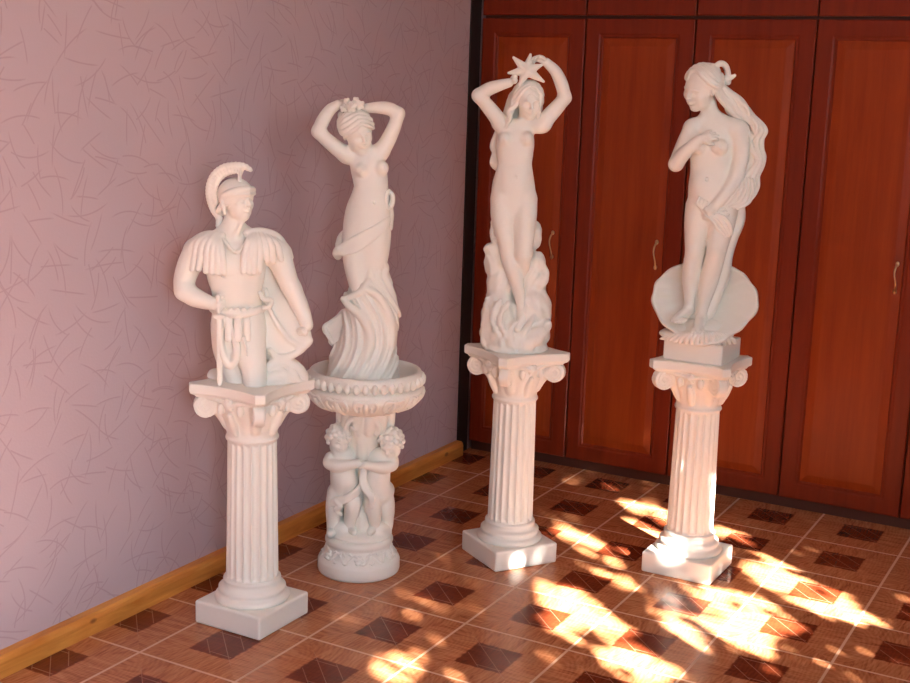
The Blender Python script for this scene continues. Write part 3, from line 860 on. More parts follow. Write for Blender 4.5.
# mass of hair gathered at the hip and brought across the front
F4.ch(S, [(745, 182, 0, 5), (743, 192, 3, 6), (737, 200, 6, 5), (728, 206, 10, 3)], 2)
for k in range(5):
    t = k / 4
    F4.ch(S, [(739 + 13 * t, 178 + 2 * t, 5 - 3 * t, 1.7), (738 + 15 * t, 187 + 4 * t, 9 - 3 * t, 2.0), (732 + 17 * t, 196 + 6 * t, 12 - 4 * t, 2.0), (724 + 14 * t, 204 + 4.5 * t, 14 - 3 * t, 1.6)], .25)
for k in range(4):
    F4.ch(S, [(722 + 2 * k, 206 + 3 * k, 15, 1.6), (711 + k, 208 + 3.2 * k, 16.5, 1.9), (702 + 1.5 * k, 207.5 + 3 * k, 16.5, 2.0), (697 + 3 * k, 203 + 1.5 * k, 16.5, 1.9), (699 + 2.6 * k, 197.5 + 1.5 * k, 17, 1.5)], .25)
for k in range(4):
    F4.ch(S, [(706 + 3.6 * k, 216 - .5 * k, 18.5, 1.7), (713 + 3.6 * k, 221 - 1.2 * k, 18, 2.0), (718.5 + 3.6 * k, 229 - 1.8 * k, 16.5, 2.0), (725 + 2.2 * k, 235 - 1.2 * k, 15, 1.7), (723 + 3 * k, 239 - 1.5 * k, 14, 1.2)], .25)
S.build('hair', PL, st, smooth_iter=0)
# cloth falling behind the legs
S = Sculpt(.0025)
F4.ch(S, [(737, 205, -5, 8), (737, 220, -5, 8), (730, 238, -4, 8), (725, 255, -5, 8), (721, 275, -6, 9), (713, 295, -6, 9), (704, 318, -3, 9)], 4)
for k in range(4):
    F4.ch(S, [(739 - 2 * k, 208, -3, 2.2), (741 - 3.5 * k, 222, 0, 2.6), (734 - 3 * k, 238, 2 + .4 * k, 2.6), (729 - 2.8 * k, 256, 3, 2.6), (725.5 - 3 * k, 276, 3, 2.6), (717 - 3 * k, 298, 4, 2.8), (709 - 2 * k, 316, 6, 3.0), (706 - 2 * k, 326, 5, 3)], 2)
F4.ch(S, [(703, 250, -8, 10), (700, 285, -8, 11), (698, 318, -4, 12)], 4)
S.build('drapery', PL, st)
# the shell: a ribbed, scalloped dish open to the viewer
bm = bmesh.new()
NR, NA = 18, 220
base = F4.p(701, 331, 4)
half_w = 52.5 / 314
for side in (0, 1):
    pass
def shell_pt(t, a, off):
    """t 0 at the hinge .. 1 at the rim; a = fan angle"""
    rib = math.cos(a * 15)
    rim = 1 + (.030 * rib if t > .5 else .03 * rib * t * 2)
    rad = t * rim
    x = math.sin(a) * rad
    y = 1 - math.cos(a) * rad                      # rim circle round the middle
    return x, y, rib
rings = []
for i in range(NR + 1):
    t = i / NR; ring = []
    for j in range(NA):
        a = 2 * math.pi * j / NA
        rib = math.cos(a * 17)
        rad = t * (1 + (.011 * math.cos(a * 13 + .4) + .008 * math.sin(a * 5)) * t)
        x = math.sin(a) * rad * half_w
        zc = -math.cos(a) * rad                     # -1 bottom .. 1 top
        # narrower towards the foot, like a scallop
        x *= 1.0 - .20 * max(0, -zc) ** 1.5 + .02 * zc
        z = .128 + zc * .123 - .0
        dish = (1 - rad ** 2)
        y = .080 * dish + .055 * zc - .02 + .0030 * rib * t ** 2
        y -= .045 * max(0, -zc) ** 2 + .0015
        ring.append(bm.verts.new((x + base[0] * 1.0 + .004, y + .0, z + .062)))
    rings.append(ring)
for a_, b_ in zip(rings[1:], rings[2:]):
    for j in range(NA): bm.faces.new((a_[j], a_[(j + 1) % NA], b_[(j + 1) % NA], b_[j]))
cv = bm.verts.new(sum((v.co for v in rings[0]), Vector()) / NA)
for v in rings[0]: bm.verts.remove(v)
for j in range(NA): bm.faces.new((cv, rings[1][(j + 1) % NA], rings[1][j]))
sh = bm_obj('shell', bm, PL, st, True)
md = sh.modifiers.new('thick', 'SOLIDIFY'); md.thickness = .009; md.offset = 0
# ribbed foot of the shell with foam curls
S = Sculpt(.0021)
F4.el(S, 696, 335, 10, 37, 25, 8, 4); F4.el(S, 699, 344, 6, 33, 27, 8, 4); F4.el(S, 703, 326, 2, 24, 20, 9, 4)
for k in range(15):
    t = -1 + 2 * k / 14
    F4.ch(S, [(700 + 15 * t, 331 + 1.5 * abs(t), 28 - 5 * t * t, 1.5), (699 + 27 * t, 334.5, 37 - 12 * t * t, 2.0), (697 + 37 * t, 341, 38 - 19 * t * t, 2.3), (698 + 37 * t, 348, 34 - 19 * t * t, 2.0)], .25)
F4.ch(S, [(725, 340, 16, 3), (731, 334, 15, 3), (727, 331, 17, 2.5), (723, 335, 19, 2.4)], 1.5)
S.build('shell_foot', PL, st, clip_z=.064)

# ================================================================== cherub pedestal, bowl and the dancer in it
F2 = Fig((C2[0], C2[1]), 0.0, 305)
ped = F2.root('cherub_pedestal', 'round white plaster pedestal of two embracing cherubs holding up the fluted bowl', 'pedestal')
bm = bmesh.new()
lathe(bm, [(.128, 0), (.1325, .004), (.1345, .012), (.1345, .038), (.1315, .046), (.122, .056), (.112, .070), (.1055, .086), (.1035, .094), (.108, .097),
           (.111, .103), (.1105, .111), (.106, .117), (.100, .120), (.094, .121)], 96)
disc = bm_obj('base_disc', bm, PL, ped, True)
S = Sculpt(.0020)      # scroll and flower relief round the sloping band: one motif, six copies
def on(a, z, o=0.0):
    r = np.interp(z, [.046, .056, .070, .086, .094], [.1315, .122, .112, .1055, .1035]) + o
    return (r * math.cos(a), r * math.sin(a), z)
for q in range(6):
    b_ = 2 * math.pi * q / 6
    S.ell(on(.085 * math.cos(b_), .070 + .0105 * math.sin(b_), .001), (.0066,) * 3, .0012)
S.ell(on(0, .070, .004), (.0065,) * 3, .001)
S.chain([(*on(-.52 + .052 * q, .070 - .013 * math.sin(math.pi * (q - 10) / 5)), .0038) for q in range(21)], .0012)
for sg in (-1, 1):
    S.chain([(*on(sg * .20, .079), .003), (*on(sg * .27, .086, .001), .0042), (*on(sg * .33, .084), .002)], .001)
    S.chain([(*on(sg * .30, .060), .003), (*on(sg * .37, .056, .001), .0042), (*on(sg * .44, .060), .002)], .001)
    S.chain([(*on(sg * .42, .078), .003), (*on(sg * .48, .085, .001), .0040)], .001)
m0 = S.build('flower_ornament', PL, disc)
m0.rotation_euler.z = math.radians(-90)
for k in range(1, 6):
    c = m0.copy(); col.objects.link(c); c.rotation_euler.z = math.radians(-90 + 60 * k)
# trunk with curled leaves under the bowl, rocky mound between the feet
S = Sculpt(.0026)
def G(*a, **k): F2.el(S, *a, **k)
F2.ch(S, [(362, 530, -4, 19), (361, 510, -6, 18), (361, 480, -8, 17), (362, 450, -6, 17), (364, 430, -2, 19), (366, 412, 0, 24), (366, 405, 0, 26)], 4)
G(361, 532, -2, 31, 31, 8, 4); G(343, 527, 6, 12, 12, 9, 4); G(378, 528, 4, 12, 12, 8, 4); G(362, 520, 8, 6, 10, 14, 5); G(336, 515, -6, 9, 12, 20, 5); G(387, 508, -10, 8, 12, 22, 5)
for (u, d) in ((346, 12), (357, 20), (369, 21), (381, 14), (389, 2), (341, 0)):
    F2.ch(S, [(u, 432, d - 3, 4.5), (u + .5, 421, d, 5.5), (u + 1, 411, d + 3, 5.5), (u + 1.5, 407, d + 6, 3.5)], 1.5)
for sg, u0 in ((1, 373), (-1, 352)):
    F2.ch(S, [(u0 + sg * 4, 434, 17, 2.6), (u0 + sg * 6, 427, 20, 2.6), (u0 + sg * 1, 420, 22, 2.6), (u0 - sg * 5, 424, 22, 2.4), (u0 - sg * 3, 429, 22, 2.2), (u0, 427, 22, 1.8)], .8)
F2.ch(S, [(362, 462, 10, 5), (362, 447, 12, 5), (361, 436, 13, 6)], 2)
S.build('rocky_trunk', PL, ped, clip_z=.119, clip_top=F2.p(365.5, 411, 0)[2] + .004)

def curls(F, S, at, R, q, seed, n=46):
    rr = random.Random(seed)
    for i in range(n):
        z = -0.35 + 1.35 * (i + .5) / n; a = i * 2.39996
        if z < .35 and math.sin(a) < -.35: continue      # keep the face free
        s_ = math.sqrt(max(0, 1 - ((z - .15) / .95) ** 2))
        c = at(.80 * s_ * math.cos(a), .12 + .90 * s_ * math.sin(a), z)
        r = q * rr.uniform(.17, .24)
        S.ell(c, (r, r, r), r * .25)
def cherub(side):
    S = Sculpt(.0023)
    if side < 0:
        F2.ch(S, [(342, 456, 8, 11.5), (343, 467, 10, 12.5), (344, 479, 11, 13.5), (344.5, 490, 9, 13.5)], 3, flat=.85)
        F2.el(S, 346, 482, 17, 10, 9, 10, 5)
        F2.ch(S, [(331, 458, 9, 6.5), (329.5, 463, 13, 6.4), (337, 466, 19, 6), (347, 465, 22, 5.2), (357, 463.5, 23, 4.4)], 2)
        F2.ch(S, [(350, 456, 4, 6), (360, 454, 4, 5.5), (369, 452, 2, 4.6)], 2)
        F2.ch(S, [(337, 492, 8, 9.8), (335, 504, 11, 9.2), (333.5, 513, 10, 7.6), (333, 523, 8, 6.4), (332, 530, 9, 5.2), (331, 533, 15, 4.6), (330, 534, 20, 3.6)], 2)
        F2.ch(S, [(350, 492, 11, 9.6), (352.5, 503, 17, 9), (352, 511, 16, 7.6), (350, 521, 12, 6.2), (350.5, 528, 12, 5), (353, 531, 17, 4.3), (354, 532.5, 21, 3)], 2)
        args = dict(u=338.5, v=440, d=11); yaw, pit, rol = 22, 16, 8
        F2.ch(S, [(339.5, 447, 9, 7), (341, 455, 8, 8.5)], 3)
        hw = (356, 463.5, 23); ht = (364, 463, 23)
    else:
        F2.ch(S, [(380, 458, 8, 11), (378.5, 469, 10, 12), (377, 481, 10, 13), (378, 492, 7, 13.5)], 3, flat=.85)
        F2.el(S, 385.5, 490, 0, 9, 10, 9.5, 4)
        F2.ch(S, [(392, 460, 8, 6.5), (392, 465, 13, 6.2), (385, 467.5, 19, 5.8), (375, 467, 22, 5.0), (366, 465, 23, 4.2)], 2)
        F2.ch(S, [(370, 457, 2, 6), (362, 455, 0, 5.5), (354, 453, -2, 4.6)], 2)
        F2.ch(S, [(373, 494, 11, 9.4), (372.5, 505, 16, 8.8), (374, 514, 14, 7.4), (374.5, 523, 10, 6), (373.5, 529, 11, 4.9), (371, 531.5, 16, 4.2), (370, 533, 20, 3)], 2)
        F2.ch(S, [(384, 494, 3, 9), (386, 505, 4, 8.4), (387, 514, 2, 7), (387.5, 524, 0, 5.8), (387, 530, 3, 4.6), (386, 532, 8, 3.6)], 2)
        args = dict(u=391.5, v=444, d=11); yaw, pit, rol = -32, 22, -10
        F2.ch(S, [(389, 451, 9, 7), (383, 458, 8, 8.5)], 3)
        hw = (367, 465, 23); ht = (359, 465, 24)
    at = head(F2, S, size=27, yaw=yaw, pitch=pit, roll=rol, **args)
    w = F2.p(*hw)
    hand(F2, S, w, F2.p(*ht) - w, (0, .6, -.8), 11, (.3, .3, .35, .4), thumb=-side)
    o = S.build('cherub', PL, ped, clip_z=.116)
    o['label'] = ('left cherub with a sash over its hip' if side < 0 else 'right cherub with a hanging sash')
    S = Sculpt(.0022)
    R = rotmat(yaw, pit, rol); q = 13.5 / F2.s
    S.ell(at(0, .22, .30), (.84 * q, .86 * q, .80 * q), .002, R)
    curls(F2, S, at, R, q, 3 + side)
    S.build('curly_hair', PL, o)
    S = Sculpt(.0022)
    if side < 0:
        for k in range(3):
            F2.ch(S, [(330, 503 + 1.6 * k, 16, 2), (336, 499 + 2.6 * k, 21, 2.2), (346, 497 + 2 * k, 25, 2.2), (357, 489 + 2.6 * k, 22, 2.0), (361, 484 + 2.2 * k, 17, 1.8)], .8)
        F2.ch(S, [(336, 501, 21, 3), (340, 506, 24, 3), (336, 510, 22, 2.6), (341, 514, 20, 2)], 1)
    else:
        for k in range(3):
            F2.ch(S, [(362 + 1.5 * k, 468, 18, 2), (361 + 2 * k, 480, 20, 2.2), (364 + 2.4 * k, 490, 23, 2.3), (370 + 1.6 * k, 498, 26, 2.2), (370 + 1.2 * k, 507, 25, 1.8)], .8)
    S.build('sash', PL, o)
cherub(-1); cherub(1)

# the bowl
zb = .472
bz = F2.p(366, 411, 0)[2]
BC = F2.p(365.5, 385, 0)          # bowl axis
BZ = F2.p(365.5, 411, 0)[2]
bowl = tag(empty('bowl', tuple(F2.c + F2.right * BC[0] + np.array([0, 0, BZ])), F2.rz), 'shallow white plaster bowl with a beaded rim and lobed underside', 'bowl')
zt = F2.p(365.5, 368, 0)[2] - BZ; z0 = 0.0
R_ = 59.5 / 315
bm = bmesh.new()
def lob(a, r, z):
    t = min(max((z - z0 - .006) / .02, 0), 1) * min(max((z0 + .075 - z) / .012, 0), 1)
    return r + .009 * t * (abs(math.cos(a * 6 + math.pi / 2)) ** .5 - .6)
H = zt - z0
pr = [(.30, 0), (.42, .015), (.56, .07), (.72, .16), (.86, .28), (.95, .42), (.985, .54), (.965, .62), (.915, .665), (.90, .70), (.915, .74), (.95, .78), (.965, .84), (.955, .92), (.93, .98), (.90, 1.0), (.87, .985), (.845, .93), (.82, .85), (.76, .74), (.66, .66), (.5, .62), (.2, .60)]
prof = [(r * R_, z0 + h * H) for (r, h) in smooth_pts(pr, 3)]
lathe(bm, prof, 144, rfun=lob)
body = bm_obj('bowl_body', bm, PL, bowl, True)
def bead(parent, ang, first=[None]):
    if first[0] is None:
        b_ = bmesh.new()
        bmesh.ops.create_uvsphere(b_, u_segments=16, v_segments=12, radius=1, matrix=Matrix.Diagonal((.0130, .0110, .0165, 1)))
        me = bpy.data.meshes.new('bead'); b_.to_mesh(me); b_.free()
        me.polygons.foreach_set('use_smooth', [True] * len(me.polygons)); me.materials.append(PL)
        first[0] = me
    o = bpy.data.objects.new('bead', first[0]); col.objects.link(o); o.parent = parent
    o.location = (R_ * .955 * math.cos(ang), R_ * .955 * math.sin(ang), z0 + H * .79); o.rotation_euler = (0, 0, ang)
for k in range(40): bead(bowl, 2 * math.pi * k / 40)
S = Sculpt(.0020)
def onb(da, h, o=0.0):
    r = np.interp(h, [.07, .16, .28, .42, .54], [.56, .72, .86, .95, .985]) * R_ + .002 + o
    return (r * math.cos(da), r * math.sin(da), z0 + h * H)
S.chain([(*onb(0, .50), .0065), (*onb(.0, .38), .0085), (*onb(0, .25), .0075), (*onb(0, .10), .004)], .002)
for sg in (-1, 1):
    S.chain([(*onb(sg * .05, .50), .005), (*onb(sg * .15, .52), .006), (*onb(sg * .20, .42), .006), (*onb(sg * .17, .28), .0055), (*onb(sg * .10, .28), .005), (*onb(sg * .10, .38), .0045)], .0012)
m0 = S.build('leaf_ornament', PL, bowl)
m0.rotation_euler.z = math.radians(-90)
for k in range(1, 12):
    c = m0.copy(); col.objects.link(c); c.rotation_euler.z = math.radians(-90 + 30 * k)

# the dancer
z2 = z0 + .62 * H
F2b = Fig((F2.c + F2.right * BC[0])[:2], z2 + BZ, 322)
st = F2b.root('woman_statue', 'white plaster statue of a dancer with both hands behind her flowered hair, in the bowl', 'statue')
F = F2b
S = Sculpt(.0021)
F.ch(S, [(366, 160, 0, 13.5), (368, 167, 1, 17.5), (370, 177, 1, 17.4), (371, 188, 1, 17.2), (370, 200, 1, 19.5), (368, 214, 0, 22.8), (366.5, 228, 0, 23.5), (366, 240, 0, 22.5)], 3, flat=.66)
F.ch(S, [(346, 154, 0, 7.8), (356, 155, 0, 7), (370, 153.5, 0, 7), (381, 151, 0, 7.8)], 5, flat=.85)
breast(F, S, 362, 170, 9, 7.2); breast(F, S, 381.5, 168, 8, 7.2, dy=3)
F.el(S, 373, 208, 8, 13, 7, 14, 7); F.el(S, 374, 202.5, 14.5, 1.1, 1.7, 1.6, 1.2, mode='cut')
F.ch(S, [(362, 139, -3, 6.6), (363.5, 147, -1, 6.6), (364.5, 155, 0, 8.5)], 2.5)
at2 = head(F, S, 357.5, 133, 5, 37, yaw=22, pitch=24, roll=-14)
F.ch(S, [(347, 156, 0, 8), (338, 149, 1, 7.8), (327, 140, 2, 7), (318.5, 131.5, 2, 6.8)], 4)
F.ch(S, [(318.5, 131.5, 2, 6.7), (323, 120.5, 0, 6.6), (330, 110, -2, 5.8), (338, 104.5, -3, 4.6)], 3)
w = F.p(337, 105, -3); hand(F, S, w, F.p(350, 102, -5) - w, (.2, .6, -.7), 17, (.4, .4, .4, .5), thumb=1)
F.ch(S, [(381, 152, 0, 8), (388, 140, 0, 7.6), (394, 127, 0, 6.9), (398.5, 114, 0, 6.2)], 4)
F.ch(S, [(398.3, 113.5, 0, 6.2), (389, 108.8, -1, 6.6), (378, 107.5, -2, 5.8), (367, 108, -3, 4.6)], 3)
w = F.p(368, 108, -3); hand(F, S, w, F.p(354, 108, -5) - w, (-.2, .6, -.7), 17, (.4, .4, .4, .5), thumb=-1)
# legs showing through the cloth
F.ch(S, [(356, 236, 1, 13), (355, 250, 3, 13), (355.5, 266, 5, 11.6), (358, 282, 7, 10), (362, 300, 6, 9.5), (364, 320, 4, 8)], 3)
F.ch(S, [(377, 236, 1, 13.5), (376, 250, 2, 13.5), (374, 266, 3, 12.5), (373, 282, 4, 11), (374, 300, 2, 10), (374, 320, 0, 9)], 5)
F.el(S, 365, 266, 2, 13, 10, 24, 6)
S.build('body', PL, st)
S = Sculpt(.0023)
RR = rotmat(22, 24, -14); q = 18.5 / F.s
hair_cap(S, at2, q, 8, .04, (0, 1.1, .35), .12, -60, -.1)
S.ell(at2(0, .24, .34), (.86 * q, .90 * q, .82 * q), .003, RR)
S.ell(at2(0, -.72, -.25), (.52 * q, .55 * q, .88 * q), .002, RR, 'cut')
for k in range(8):
    a = 2 * math.pi * k / 8
    S.ell(at2(.55 * math.cos(a), .9 + .25 * math.sin(a), .45 + .35 * math.sin(a)), (.22 * q,) * 3, .08 * q)
S.build('hair', PL, st)
S = Sculpt(.0022)      # roses on the crown
for (u, v, d, r) in ((344, 108, 9, 4.5), (351.5, 107, 12, 5.6), (360, 105, 10, 5.2), (347, 101.5, 7, 4), (356, 100.5, 8, 4)):
    F.el(S, u, v, d, r * .6, r * .6, r * .6, 1)
    for k in range(5):
        a = 2 * math.pi * k / 5 + u
        F.el(S, u + r * .62 * math.cos(a), v + r * .62 * math.sin(a), d - .5, r * .42, r * .42, r * .42, .6)
    F.el(S, u, v, d + r * .55, r * .22, r * .22, r * .22, .4)
S.build('flower_crown', PL, st)
# sash round the hips, knotted at the side
S = Sculpt(.0023)
for k in range(5):
    F.ch(S, [(390, 214 + 1.5 * k, 0, 1.6), (385, 220 + 2 * k, 11, 1.9), (373, 228 + 2.8 * k, 16.5, 2.0), (358, 236 + 3.4 * k, 17, 2.2), (346, 243 + 2.6 * k, 13, 2.4), (338, 250 + 1.0 * k, 6, 2.6)], 1.6)
F.ch(S, [(340, 249, 8, 5), (336.5, 253, 5, 4.2), (338, 256, 2, 4)], 3)
F.ch(S, [(340, 245, -4, 5), (345, 236, -10, 6), (360, 228, -14, 6), (380, 220, -10, 6), (389, 215, -3, 4)], 4)
F.ch(S, [(389, 191, 2, 2.2), (392.5, 196, 3, 2.6), (392, 204, 4, 2.8), (388, 208, 8, 2.4), (386, 200, 9, 2.2), (388, 192, 6, 2)], .8)
F.ch(S, [(390, 206, 2, 3), (391, 215, 0, 3), (390, 228, -3, 3)], 2)
S.build('sash', PL, st)
# swirling skirt
S = Sculpt(.0024)
prof = [(255, 375, 11, 9), (268, 373, 14, 12), (282, 371.5, 20, 15), (296, 370, 26, 18), (310, 372, 27.5, 20), (325, 371, 28.5, 22), (340, 368, 30, 24), (352, 364.5, 33, 27), (365, 363, 36, 31), (380, 363, 37, 34), (392, 363, 37, 34)]
vv = np.array([F.p(a[1], a[0], 0)[2] for a in prof])[::-1]
uu = np.array([F.p(a[1], a[0], 0)[0] for a in prof])[::-1]
ww = np.array([a[2] / F.s for a in prof])[::-1]; dw = np.array([a[3] / F.s for a in prof])[::-1]
sv = [275, 290, 299, 312, 323, 334, 344, 353, 363, 372, 385]
su = [352, 362, 369, 378, 382, 383.5, 382.5, 379, 373, 366, 352]
sz = np.array([F.p(a, b_, 0)[2] for a, b_ in zip(su, sv)])[::-1]; sx = np.array([F.p(a, b_, 0)[0] for a, b_ in zip(su, sv)])[::-1]
def skirt(X, Y, Z):
    cx = np.interp(Z, vv, uu); w_ = np.interp(Z, vv, ww); d_ = np.interp(Z, vv, dw)
    a, b_ = (X - cx) / w_, (Y + .01) / d_
    k0 = np.sqrt(a * a + b_ * b_) + 1e-6
    d = (k0 - 1) * np.minimum(w_, d_)
    ph = (X - np.interp(Z, sz, sx)) * F.s / 14.5 + np.arctan2(Y, X - cx) * .35
    fold = np.abs(np.sin(math.pi * ph)) ** .55 + .25 * np.sin(2 * math.pi * ph * 2.0 + 1.0)
    amp = np.interp(Z, [vv[0], F.p(363, 345, 0)[2], F.p(363, 300, 0)[2], vv[-1]], [.0045, .0085, .0095, .003])
    return np.maximum(np.maximum((d - amp * (fold - .65)) * .75, Z - vv[-1]), vv[0] - Z)
S.field(skirt, (-.16, -.15, vv[0]), (.16, .15, vv[-1]), .004)
F.ch(S, [(344, 300, 16, 3.2), (350, 307, 21, 4), (360, 315, 24, 4.6), (368, 328, 25, 4.8), (370, 343, 26, 4.6), (366, 358, 28, 4)], 2)
F.ch(S, [(343, 298.5, 15, 2.6), (352, 296, 18, 3), (362, 290, 19, 3.2), (368, 282, 18, 3)], 2)
F.ch(S, [(365, 288, 19, 3.4), (378, 296, 21, 4), (387, 310, 19, 4.4), (391, 326, 16, 4.4), (390, 342, 16, 4)], 2)
F.ch(S, [(383, 262, 8, 3), (386, 268, 6, 3.4), (384, 276, 9, 4), (388, 286, 8, 4.4), (392, 298, 6, 4.6), (394, 314, 4, 4.8)], 2)
# wing of cloth blown out at the back on the left
F.ch(S, [(346, 316, -8, 8), (338, 326, -10, 9), (330, 330, -12, 7), (325.5, 328, -12, 4)], 3, flat=.6)
F.ch(S, [(345, 334, -8, 9), (338, 340, -8, 8), (333, 341, -9, 5)], 3, flat=.7)
F.ch(S, [(340, 316, -6, 2.5), (331, 322, -8, 2.5), (324.5, 327, -8, 2.5), (328, 335, -6, 2.4), (333, 343, -4, 2.4)], 1.5)
S.build('swirling_skirt', PL, st, clip_z=.0)

# ================================================================== the kneeling soldier
F1 = Fig((C1[0], C1[1]), HP, 356)
F = F1
st = F.root('soldier_statue', 'white plaster statue of a kneeling soldier in a crested helmet leaning on a sword', 'statue')
S = Sculpt(.0021)
F.ch(S, [(237, 258, 0, 23), (236, 264, 1, 29), (236, 272, 2, 29), (236.5, 286, 2, 25.5), (237, 300, 1, 24), (238, 314, 0, 26), (239, 328, 0, 27)], 3, flat=.66)
F.ch(S, [(199, 250, 0, 13.5), (216, 248, 0, 11), (235, 248, 0, 10.5), (257, 248, 0, 11), (275, 253, 0, 13.5)], 5, flat=.85)
F.el(S, 224, 266, 16, 13.5, 7, 11, 5); F.el(S, 249, 266, 16, 13.5, 7, 11, 5)       # cuirass chest
F.el(S, 237, 290, 10, 17, 9, 20, 6)
F.ch(S, [(219, 275, 17, .8), (228, 277.5, 22, .9), (237, 275, 22.5, .9), (247, 277.5, 22, .9), (257, 275, 17, .8)], 1.5, mode='cut')
F.ch(S, [(222, 238, 12, 2), (230, 248, 18, 2), (236, 252, 20, 2), (243, 247, 18, 2), (250, 238, 12, 2)], 1.5)
F.ch(S, [(235, 209, -3, 9.5), (233.5, 221, -1, 9.5), (233, 232, 0, 10.5), (233, 242, 0, 14)], 3)
F.ch(S, [(243, 216, 6, 2.5), (240, 226, 9, 2.5), (236, 235, 11, 2.5)], 3)
F.ch(S, [(231, 226, -3, 8), (218, 238, -2, 9), (204, 244, 0, 10)], 4); F.ch(S, [(235, 226, -3, 8), (251, 238, -2, 9), (268, 246, 0, 10)], 4)
at1 = head(F, S, 237.5, 201.5, 3, 37, yaw=44, pitch=-3, roll=1, male=True)
# sword arm
F.ch(S, [(196, 252, 0, 13), (189, 266, 0, 12), (184.5, 280, 1, 10.8), (184.5, 290, 4, 10)], 4)
F.ch(S, [(185, 291, 5, 9.8), (194, 297, 9, 9.6), (204, 301, 13, 8), (212, 303.5, 16, 6.4)], 4)
w = F.p(212, 303.5, 16); hand(F, S, w, F.p(222, 306, 23) - w, (.55, .55, -.1), 20, (1.15, 1.2, 1.25, 1.25), thumb=1, fr=.115)
# other arm
F.ch(S, [(278, 253, 0, 13), (283, 268, 1, 11.6), (289, 283, 2, 10), (292, 289, 3, 9.2)], 4)
F.ch(S, [(292, 289, 3, 9.4), (298, 302, 5, 9.2), (303.5, 315, 8, 7.8), (307, 325, 9, 6.4)], 4)
w = F.p(307, 324, 9); hand(F, S, w, F.p(302, 340, 13) - w, (-.7, -.2, .1), 21, (1.2, 1.2, 1.25, 1.25), thumb=1, fr=.115)
# kneeling legs
F.ch(S, [(246, 325, 0, 19), (248.5, 342, 6, 17.5), (251.5, 358, 12, 15.0), (254, 372, 16, 12.8), (255, 382, 18, 11.5)], 4)
F.ch(S, [(255, 384, 16, 10.5), (266, 382, 0, 11.5), (277, 379, -18, 11.5), (288, 376, -34, 8)], 4)
F.ch(S, [(227, 325, -4, 16), (225, 345, -4, 13), (228, 360, -2, 11.5), (234, 374, 2, 10), (239, 383, 4, 9)], 4)
F.ch(S, [(238, 384, 3, 8.5), (226, 380, -8, 9), (215, 376, -18, 8)], 4)
S.build('body', PL, st, clip_z=.0)
# helmet
S = Sculpt(.0022)
R = rotmat(44, -3, 1); q = 18.5 / F.s
S.ell(at1(0, .14, .34), (.90 * q, 1.02 * q, .92 * q), .003, R)
S.ell(at1(0, -.85, -.46), (.78 * q, .78 * q, .72 * q), .002, R, 'cut')
S.ell(at1(0, .15, -1.15), (1.3 * q, 1.4 * q, .80 * q), .002, R, 'cut')
for sg in (-1, 1):
    S.chain([(*at1(sg * .84, .35, .22), .10 * q), (*at1(sg * .84, -.15, .34), .10 * q), (*at1(sg * .64, -.62, .42), .10 * q), (*at1(0, -.92, .42), .10 * q)], .04 * q)
    S.chain([(*at1(sg * .86, .2, .34), .13 * q), (*at1(sg * .80, -.30, .52), .16 * q), (*at1(sg * .5, -.64, .66), .16 * q), (*at1(0, -.84, .70), .17 * q)], .06 * q)
    S.chain([(*at1(sg * .84, .30, .18), .11 * q), (*at1(sg * .80, .22, -.30), .11 * q), (*at1(sg * .66, .30, -.62), .10 * q)], .04 * q)
    S.chain([(*at1(sg * .80, .32, -.1), .14 * q), (*at1(sg * .66, .75, -.50), .16 * q), (*at1(0, 1.0, -.66), .18 * q)], .08 * q)
helm = S.build('helmet', PL, st)
S = Sculpt(.0022)
crest = [(251, 170, 12, 2.0), (244, 166.5, 11, 3.4), (234, 165.5, 8, 3.6), (223, 168, 4, 3.8), (214, 175.5, 0, 3.8), (209.5, 187, -3, 3.8), (210, 199, -5, 3.8), (214, 210, -6, 3.8), (219, 218, -6, 3.6), (218.5, 226, -5, 3.0)]
F.ch(S, crest, 1, flat=1.0)
F.ch(S, [(240, 181, 9, 2.2), (240, 176, 9, 2.0), (241, 170, 9, 2.6)], 1)
F.ch(S, [(236, 171, 8, 2.6), (226, 173, 4, 3.2), (217, 181, 1, 3.4), (214, 192, -3, 3.4), (216, 203, -4, 3)], 1.5)
def comb_(X, Y, Z):
    return .0008 * np.sin((np.arctan2(Z - .50, X + .03)) * 70)
S.displace(comb_, (-.2, -.1, .4), (.2, .1, .75))
o = S.build('crest', PL, helm)
